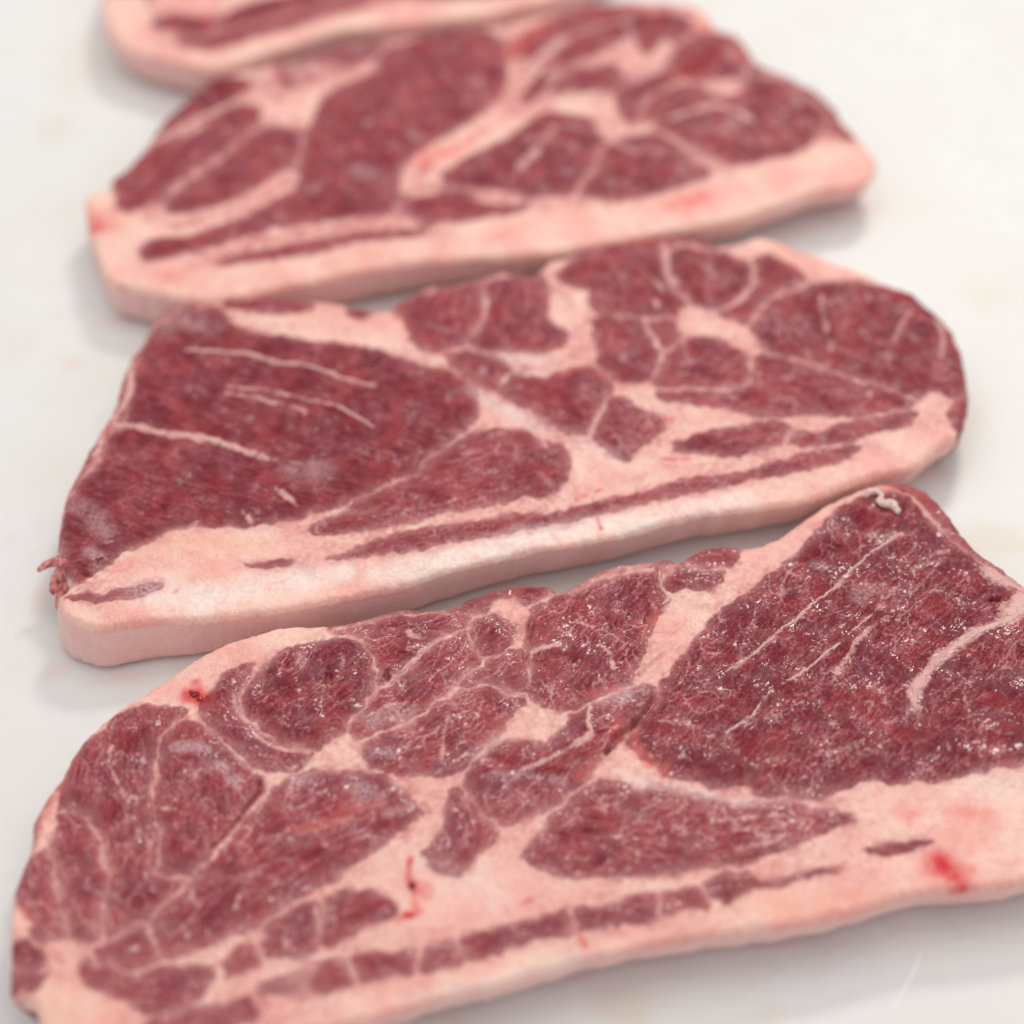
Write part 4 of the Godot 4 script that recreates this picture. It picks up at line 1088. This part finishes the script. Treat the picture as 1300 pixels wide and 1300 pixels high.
	stroke(s, "line", 1.10, 0.5, [113.2,-48.5,113.5,-41.2])
	stroke(s, "blood", 3.15, 0.5, [122.0,-44.8,126.1,-44.8])
	stroke(s, "pale", 2.20, 0.5, [124.4,-27.1,125.6,-23.6])
	stroke(s, "line", 1.62, 0.8, [133.1,-33.2,133.9,-26.2,132.0,-16.8])
	stroke(s, "red", 1.45, 0.5, [96.8,-17.6,100.4,-15.1])
	stroke(s, "red", 2.53, 0.4, [88.0,-64.2,92.7,-57.7])
	stroke(s, "line", 1.31, 0.8, [46.1,-0.9,56.1,-2.5,67.1,-1.7])
	stroke(s, "red", 1.43, 0.6, [45.5,0.4,52.6,-0.0])
	stroke(s, "line", 1.05, 0.6, [109.0,-2.5,108.0,1.6])
	stroke(s, "pale", 2.11, 0.7, [81.5,18.8,87.5,17.4])
	stroke(s, "pale", 2.10, 0.6, [91.5,16.7,92.1,20.2])
	stroke(s, "yellow", 1.85, 0.7, [56.8,25.8,61.5,28.6])
	stroke(s, "blood", 1.66, 0.9, [44.2,28.4,48.0,28.6,51.9,28.4])
	stroke(s, "blood", 1.27, 0.7, [44.1,10.9,47.0,11.6])
	stroke(s, "blood", 1.23, 0.8, [18.7,44.8,21.5,42.8])
	stroke(s, "blood", 1.03, 0.8, [24.4,41.3,26.1,40.3])
	stroke(s, "blood", 1.01, 0.8, [24.4,51.7,25.3,56.6])
	stroke(s, "line", 1.28, 0.7, [8.4,20.3,10.5,24.5])
	stroke(s, "pale", 1.82, 0.5, [7.6,34.8,11.8,40.8])
	stroke(s, "pale", 9.62, 1, [-102.6,81.5,-85.7,83.3,-66.1,77.8,-46.1,73.2])
	stroke(s, "pale", 7.55, 1, [-39.1,74.6,-22.1,70.5,-4.3,64.3,10.8,59.0,33.8,52.6])
	stroke(s, "pale", 6.78, 0.9, [29.8,56.9,50.7,49.0,68.0,43.7])
	stroke(s, "meat", 6.57, 1, [-38.1,-42.3,-31.9,-49.4,-27.0,-53.0,-11.9,-55.3,-3.8,-59.8,6.8,-58.6])
	stroke(s, "meat", 6.72, 1, [12.8,-67.1,24.6,-71.6,36.6,-75.3,48.6,-79.1,55.9,-79.5,65.7,-75.3])
	stroke(s, "meat", 6.40, 1, [122.4,-52.6,128.3,-47.8,133.5,-40.4,137.4,-30.8,139.2,-19.5,139.2,-7.8,137.3,6.5])
	stroke(s, "meat", 5.31, 0.9, [-129.0,42.9,-127.4,34.7,-123.5,16.2,-119.3,3.3,-119.1,-12.2,-116.1,-23.6,-113.4,-34.2,-109.0,-40.8,-92.5,-45.1])
	stroke(s, "groove", 0.67, 0.6, [7.9,50.4,10.1,54.7])
	stroke(s, "red", 2.03, 0.4, [-0.5,50.4,8.6,51.0])
	stroke(s, "red", 3.10, 0.4, [-111.2,72.3,-102.5,65.7])
	stroke(s, "yellow", 4.45, 0.5, [-104.9,62.8,-81.0,61.9,-67.2,63.8])
	stroke(s, "blood", 1.18, 0.5, [-93.3,80.6,-92.8,79.7])
	stroke(s, "red", 1.10, 0.5, [-112.3,74.1,-107.1,72.3])
	stroke(s, "line", 0.73, 0.5, [-92.2,72.3,-76.1,70.4])
	stroke(s, "meat", 5.34, 0.55, [-2.4,-14.4,9.7,-11.4,17.0,-16.9,23.2,-22.5])
	stroke(s, "meat", 4.42, 0.55, [12.2,-22.5,19.6,-28.1,24.8,-37.7])
	stroke(s, "meat", 3.85, 0.5, [45.3,-0.6,44.7,-7.8,44.4,-11.4])
	stroke(s, "meat", 4.86, 0.5, [-22.0,-22.5,-12.2,-18.8,-4.8,-15.1])
	stroke(s, "meat", 4.00, 0.5, [12.6,-53.3,17.5,-45.5,21.1,-37.7])
	stroke(s, "meat", 3.44, 0.5, [49.5,-35.8,54.0,-28.1])
	stroke(s, "red", 2.06, 0.5, [33.4,-73.7,54.2,-77.0])
	stroke(s, "red", 2.03, 0.5, [92.3,-70.4,111.6,-59.4])
	finish_steak(s)
	shred(s, [-124.0,69.4,-127.0,67.5,-130.1,66.9,-132.6,68.1,-133.8,69.0], 14, 12, 2.4, 0.7)
	shred(s, [-123.9,70.6,-127.0,70.6,-128.4,72.4,-128.9,75.1], 13.5, 9, 2.6, 1)
	shred(s, [-124.0,72.4,-126.1,73.6,-127.0,76.3,-127.6,78.1], 12, 6, 2.2, 0.8)
	shred(s, [-123.9,67.5,-126.9,65.1,-128.6,65.7,-130.0,64.7], 14, 13, 1.8, 0.6)
	shred(s, [-124.5,72.4,-127.3,71.2,-130.0,70.9], 12.5, 11, 2, 0.9)

func steak_third() -> void:
	var s := begin_steak("pork_steak", "blurred pork blade steak third from the front, fat edge rising to a point at right", Vector2(-7, -164), [-135.2,37.0,-135.1,30.1,-129.1,27.5,-128.6,21.3,-122.8,11.9,-119.2,1.3,-113.5,-15.5,-106.4,-29.1,-99.5,-38.9,-83.8,-46.9,-64.4,-54.6,-51.6,-60.7,-25.4,-67.5,1.2,-73.8,21.6,-82.3,39.4,-87.7,63.0,-91.0,74.7,-87.7,80.2,-82.3,82.5,-72.2,89.1,-67.5,93.1,-60.2,95.2,-50.0,101.3,-44.9,114.8,-32.0,120.7,-18.9,125.0,-5.6,130.6,7.3,131.5,13.7,127.9,21.3,121.1,25.7,112.4,27.5,101.6,32.7,83.7,42.6,69.6,47.3,55.9,51.5,40.5,55.3,19.8,61.5,-15.7,64.7,-38.9,70.4,-61.8,77.7,-80.6,84.0,-91.7,85.5,-102.0,83.2,-120.1,76.9,-125.7,68.8,-131.9,49.8], [1, 7, 12], 0.7, 0.75, 2.6, 2)
	muscle(s, 129, -0.15, 0.375, 1.3, [-118.8,0.4,-113.3,-14.1,-107.0,-27.1,-98.5,-37.4,-90.0,-36.9,-85.0,-34.5,-89.4,-29.5,-97.0,-21.8,-104.9,-14.6,-112.5,-6.1,-116.8,1.3])
	muscle(s, 128, 0.05, 0.525, 1.3, [-127.7,23.9,-126.3,15.9,-119.2,8.7,-111.5,2.3,-102.1,-4.2,-94.7,-14.6,-88.6,-20.3,-82.7,-19.4,-81.7,-14.1,-84.5,-8.0,-92.0,1.8,-96.0,8.7,-102.5,18.2,-108.2,24.8,-114.0,34.5,-120.2,39.6,-124.2,37.0,-124.5,30.1])
	muscle(s, 127, 0.05, 0.45, 1.3, [-106.8,39.6,-103.7,31.8,-97.5,20.8,-91.3,12.8,-85.7,3.2,-78.2,-5.6,-72.1,-7.0,-67.6,-2.4,-67.8,7.3,-70.9,15.5,-77.0,23.5,-84.5,31.4,-91.9,36.6,-100.7,40.5])
	muscle(s, 127, -0.02, 0.45, 1.3, [-113.6,61.5,-110.2,56.1,-101.9,53.6,-90.2,49.8,-81.1,43.5,-74.8,37.9,-67.2,30.5,-63.7,23.1,-63.1,5.0,-61.5,-13.6,-59.1,-27.1,-52.7,-34.0,-43.7,-38.9,-39.9,-47.9,-36.0,-57.1,-24.7,-64.9,-10.4,-69.1,-0.5,-67.5,2.7,-57.1,4.5,-38.9,1.2,-24.7,-7.3,-12.7,-14.0,-5.6,-20.4,0.4,-27.0,8.7,-31.7,19.5,-32.0,32.7,-34.8,40.9,-48.6,42.6,-58.6,44.8,-70.6,47.7,-82.1,53.6,-93.4,58.6,-104.6,64.3,-109.8,66.0])
	muscle(s, 139, 0.1, 0.525, 1.3, [-73.6,-32.0,-69.0,-38.4,-57.0,-44.9,-55.3,-49.0,-60.0,-53.0,-68.5,-51.0,-74.6,-45.9])
	muscle(s, 141, -0.12, 0.525, 1.3, [-17.0,20.8,-11.2,13.7,-4.6,6.4,4.6,-0.5,11.9,-8.0,19.7,-15.5,28.5,-13.6,35.0,-11.3,36.4,-0.5,33.3,13.2,29.6,22.2,25.5,29.7,16.2,31.4,8.3,28.8,-1.0,25.7,-10.2,25.3])
	muscle(s, 162, -0.1, 0.45, 1.3, [32.2,25.7,38.0,17.7,38.8,7.8,43.1,2.7,49.6,7.8,55.3,7.3,62.3,8.2,68.7,13.2,73.2,18.6,69.8,22.6,61.4,26.1,54.3,29.7,46.0,33.1,39.1,33.6,33.4,30.5])
	muscle(s, -177, 0.1, 0.225, 1.3, [-28.9,37.0,-25.4,33.6,-17.5,31.0,-9.4,31.0,-4.6,34.9,3.6,37.9,10.7,37.9,7.8,40.5,-0.3,41.8,-9.2,44.3,-17.2,45.2,-24.8,42.2])
	muscle(s, 127, 0, 0.375, 1.3, [10.9,-25.2,15.2,-36.4,22.6,-48.4,27.1,-59.7,34.7,-65.9,43.8,-71.2,48.1,-69.6,46.1,-62.8,37.3,-54.6,28.3,-46.4,20.5,-37.4,16.8,-29.5,12.8,-22.3])
	muscle(s, 154, 0, 0.375, 1.3, [21.0,-33.0,28.1,-38.9,37.0,-42.9,44.2,-46.9,45.0,-38.9,42.3,-33.5,33.9,-31.0,26.3,-31.0])
	muscle(s, 116, -0.15, 0.3, 1.3, [51.0,-77.0,59.3,-79.7,66.9,-80.7,72.6,-77.0,71.6,-69.6,66.1,-63.8,60.8,-62.8,57.3,-54.6,54.2,-56.1,54.6,-64.9])
	muscle(s, -179, 0, 0.675, 1.3, [53.4,-17.9,56.3,-26.1,63.5,-31.5,72.5,-31.5,78.1,-27.6,83.0,-26.1,89.7,-30.0,93.4,-37.9,100.8,-38.9,108.9,-32.5,113.9,-22.7,117.0,-15.5,113.5,-8.0,109.7,-0.0,103.8,5.9,96.7,9.1,89.5,11.9,82.5,12.8,77.1,8.2,71.0,2.3,65.5,-1.4,60.9,-6.6,58.1,-10.8])
	muscle(s, 146, 0.05, 0.375, 1.3, [-72.2,-51.0,-56.1,-58.1,-42.5,-62.3,-44.9,-53.0,-55.4,-45.9,-63.6,-40.9,-71.2,-37.9])
	muscle(s, 129, 0.05, 0.525, 1.3, [69.5,-58.1,79.2,-67.5,87.7,-64.4,92.3,-57.1,92.8,-47.9,85.9,-39.9,77.4,-37.9,69.7,-40.9,64.4,-47.9])
	muscle(s, 122, 0.05, 0.525, 1.3, [45.5,-27.1,54.8,-37.9,63.5,-41.9,61.6,-33.0,54.3,-25.6,48.8,-12.7,45.7,-17.5])
	muscle(s, 61, 0.05, 0.375, 1.3, [97.7,-45.9,105.8,-40.9,116.0,-30.0,121.7,-15.5,125.3,-3.3,121.2,-0.5,117.1,-13.6,110.0,-32.0,102.8,-38.9])
	muscle(s, 142, 0.1, 0.45, 1.3, [9.9,-63.3,18.6,-73.8,33.4,-83.4,51.0,-85.6,47.8,-78.1,33.2,-73.8,22.9,-64.4,15.6,-52.0,11.0,-53.0])
	muscle(s, -155, 0.05, 0.45, 1.3, [45.0,1.3,53.3,-3.3,61.3,1.3,68.8,11.4,61.0,6.4,51.6,5.0])
	muscle(s, -149, -0.2, 0.15, 1.3, [94.3,-49.0,100.4,-44.4,103.0,-41.4,96.7,-40.4,93.2,-42.9])
	muscle(s, 166, 0.25, 0.45, 1.3, [-88.5,66.8,-80.5,62.7,-67.9,59.8,-58.7,56.1,-44.4,52.3,-33.9,51.5,-22.5,51.5,-32.5,54.4,-44.2,56.1,-55.8,60.2,-67.6,63.9,-80.2,66.0])
	stroke(s, "seam", 2.42, 0.9, [-117.2,3.3,-110.5,-3.9,-102.8,-11.1,-95.1,-18.4,-87.2,-25.8])
	stroke(s, "line", 2.95, 0.6, [-108.5,29.5,-102.8,21.4,-96.9,14.5,-92.5,8.9])
	stroke(s, "red", 4.36, 0.7, [-79.8,-41.0,-76.4,-30.3])
	stroke(s, "seam", 4.32, 1, [-84.9,-39.5,-78.4,-33.4,-75.1,-24.3])
	stroke(s, "pale", 3.97, 0.6, [-73.0,-42.5,-64.6,-47.2])
	stroke(s, "line", 2.47, 0.7, [-72.0,-28.8,-63.8,-34.9,-53.7,-39.5])
	stroke(s, "line", 2.48, 0.6, [-59.4,-29.6,-52.1,-37.2,-40.2,-43.3])
	stroke(s, "pale", 4.58, 0.5, [-54.9,-57.4,-46.0,-55.8])
	stroke(s, "pale", 6.90, 0.4, [-45.9,16.5,-37.3,24.8])
	stroke(s, "pale", 4.01, 0.5, [-19.7,-57.4,-12.6,-57.4])
	stroke(s, "pale", 4.50, 0.4, [-7.0,-32.6,-3.6,-37.2])
	stroke(s, "pale", 3.81, 0.5, [-28.4,-3.2,-23.3,-0.3])
	stroke(s, "red", 6.10, 0.9, [64.4,-88.8,77.3,-83.4,81.1,-73.8])
	stroke(s, "red", 5.20, 0.8, [86.2,-63.3,89.9,-55.1,87.9,-47.9])
	stroke(s, "blood", 5.51, 0.5, [39.2,-83.4,51.1,-87.7,62.8,-86.6])
	stroke(s, "red", 6.73, 0.9, [5.0,-51.1,12.1,-62.1,19.3,-70.2])
	stroke(s, "red", 5.62, 0.8, [-24.7,11.0,-13.2,5.4,-3.3,-6.0])
	stroke(s, "blood", 3.13, 0.6, [-22.8,16.5,-21.2,15.2])
	stroke(s, "blood", 4.52, 0.9, [16.7,-11.6,20.4,-16.0])
	stroke(s, "line", 2.67, 0.7, [8.1,18.5,14.4,7.8,21.7,-5.5])
	stroke(s, "pale", 3.21, 0.7, [25.5,17.3,26.2,18.5])
	stroke(s, "line", 2.60, 0.7, [-0.9,33.4,9.4,35.7])
	stroke(s, "pale", 3.28, 0.6, [26.7,-7.9,29.5,-5.5])
	stroke(s, "seam", 3.45, 0.8, [11.1,-40.8,18.6,-52.7,25.5,-63.5])
	stroke(s, "line", 2.50, 0.8, [19.9,-39.5,28.1,-44.8,37.2,-50.1,44.8,-55.4])
	stroke(s, "red", 6.10, 0.6, [34.1,-80.0,47.3,-84.2,58.1,-87.1])
	stroke(s, "red", 4.54, 0.7, [75.0,-85.7,78.2,-75.8,78.3,-64.8])
	stroke(s, "blood", 5.95, 0.8, [64.1,-38.2,70.9,-42.1,79.0,-52.7])
	stroke(s, "red", 3.33, 0.8, [89.1,-58.1,90.7,-50.1])
	stroke(s, "pale", 2.55, 0.8, [86.1,-58.1,86.0,-46.1])
	stroke(s, "red", 3.82, 0.5, [61.3,-88.5,64.3,-87.1])
	stroke(s, "seam", 2.74, 0.8, [61.9,-12.2,70.0,-16.0,79.0,-20.3,84.5,-16.6,90.5,-10.4])
	stroke(s, "line", 2.97, 0.7, [56.5,-5.5,62.0,-0.6,68.6,7.8,75.4,12.6])
	stroke(s, "red", 7.52, 0.9, [60.1,36.8,65.7,34.6,71.4,31.2])
	stroke(s, "red", 4.93, 0.5, [121.1,-7.9,127.6,4.2])
	stroke(s, "red", 4.19, 0.5, [128.2,11.4,130.3,11.4])
	stroke(s, "red", 10.37, 0.3, [121.4,16.1,117.8,23.1])
	stroke(s, "pale", 3.82, 0.6, [82.7,-11.6,85.1,-5.5])
	stroke(s, "pale", 3.32, 0.5, [106.3,-26.7,108.7,-20.3])
	stroke(s, "pale", 3.73, 0.5, [64.0,17.3,67.3,20.8])
	stroke(s, "pale", 3.18, 0.5, [39.3,25.4,43.4,25.4])
	stroke(s, "blood", 5.47, 0.6, [-129.6,48.0,-127.2,48.0])
	stroke(s, "red", 10.12, 0.4, [-131.9,42.8,-122.4,48.0])
	stroke(s, "red", 6.58, 0.4, [-105.8,74.6,-97.4,73.3])
	stroke(s, "meat", 7.57, 0.62, [9.9,-58.1,21.5,-68.5,39.0,-76.5,59.8,-84.5,74.4,-83.4])
	stroke(s, "meat", 9.68, 0.55, [47.8,-37.9,63.7,-45.4,79.6,-50.5,92.6,-53.0])
	stroke(s, "meat", 7.45, 0.9, [80.8,-68.5,90.1,-58.1,96.3,-45.4])
	stroke(s, "meat", 6.41, 0.6, [35.7,-6.6,36.4,18.6,34.0,29.7])
	stroke(s, "meat", 5.57, 0.5, [18.2,-30.5,32.0,-25.6,46.0,-25.6])
	stroke(s, "meat", 6.08, 0.9, [105.7,-40.4,115.9,-29.1,120.8,-17.5,124.4,-5.2])
	stroke(s, "meat", 4.73, 0.5, [-6.1,37.0,14.9,36.2,30.7,34.0])
	stroke(s, "meat", 5.63, 0.5, [-90.6,-28.1,-78.8,-37.9,-64.0,-47.9])
	stroke(s, "meat", 6.37, 0.55, [-27.4,27.5,-16.9,25.3])
	stroke(s, "meat", 5.38, 0.55, [53.4,-4.2,63.8,5.0,74.2,11.9,81.9,16.4])
	stroke(s, "blood", 2.42, 0.5, [-61.8,51.9,-61.3,53.2])
	stroke(s, "blood", 3.02, 0.6, [-45.4,53.2,-43.8,53.8])
	stroke(s, "blood", 3.59, 0.5, [-108.9,60.8,-104.8,62.1])
	stroke(s, "red", 3.36, 0.5, [-98.9,58.3,-90.7,53.2])
	stroke(s, "red", 6.67, 0.3, [-41.6,62.4,-32.3,60.5])
	stroke(s, "red", 6.72, 0.3, [-0.4,52.9,8.0,51.9])
	finish_steak(s)

func steak_far() -> void:
	var s := begin_steak("pork_steak", "blurred pork steak cropped by the top edge of the photo, only its fat front showing", Vector2(-75, -266), [-79.8,-4.5,-78.2,12.1,-73.9,31.9,-66.8,41.8,-55.7,49.0,-41.9,55.1,-31.4,55.6,-21.8,51.0,-3.5,40.2,11.9,32.4,42.4,26.6,69.4,20.2,86.8,12.1,101.8,1.1,117.5,-21.5,109.2,-51.1,71.8,-82.1,20.1,-98.2,-30.7,-88.5,-65.6,-57.1,-77.4,-27.3], [4, 7, 7], 0.9, 0.9, 2.4, 1.9)
	muscle(s, -168, -0.05, 0.375, 1, [-58.2,27.1,-50.8,20.7,-41.0,24.5,-35.0,29.3,-40.0,34.5,-50.9,32.9])
	muscle(s, 158, -0.05, 0.375, 1, [-32.9,24.5,-25.4,17.0,-11.3,9.4,6.8,5.5,21.8,7.7,7.4,14.8,-9.7,21.8,-21.8,28.2,-30.0,30.3])
	muscle(s, 156, 0.35, 0.375, 1, [-42.9,39.7,-30.4,35.0,-15.2,27.1,1.7,18.1,13.2,14.3,22.1,15.4,9.2,20.7,-1.8,27.7,-14.6,34.5,-31.0,44.4,-46.9,42.8])
	muscle(s, 171, 0, 0.45, 1, [-60.6,12.1,-55.0,-4.5,-30.1,-10.1,-0.3,-12.9,35.9,-12.9,72.0,-12.9,90.2,-21.5,87.3,-36.1,59.3,-63.3,14.6,-78.9,-26.0,-69.5,-54.6,-42.0,-64.7,-10.1])
	muscle(s, 173, 0.1, 0.375, 1, [24.4,1.1,48.1,-4.5,75.0,-4.5,90.0,-7.3,83.9,3.9,66.1,9.4,42.6,11.0,24.8,8.8])
	stroke(s, "red", 5.36, 0.5, [-57.2,15.4,-42.8,13.2])
	stroke(s, "blood", 5.45, 0.5, [-40.2,23.9,-34.2,26.1])
	stroke(s, "red", 4.58, 0.5, [13.5,18.6,31.0,16.4])
	stroke(s, "line", 2.71, 0.6, [-58.9,1.1,-31.1,-21.5,4.2,-39.1,59.6,-39.1])
	finish_steak(s)
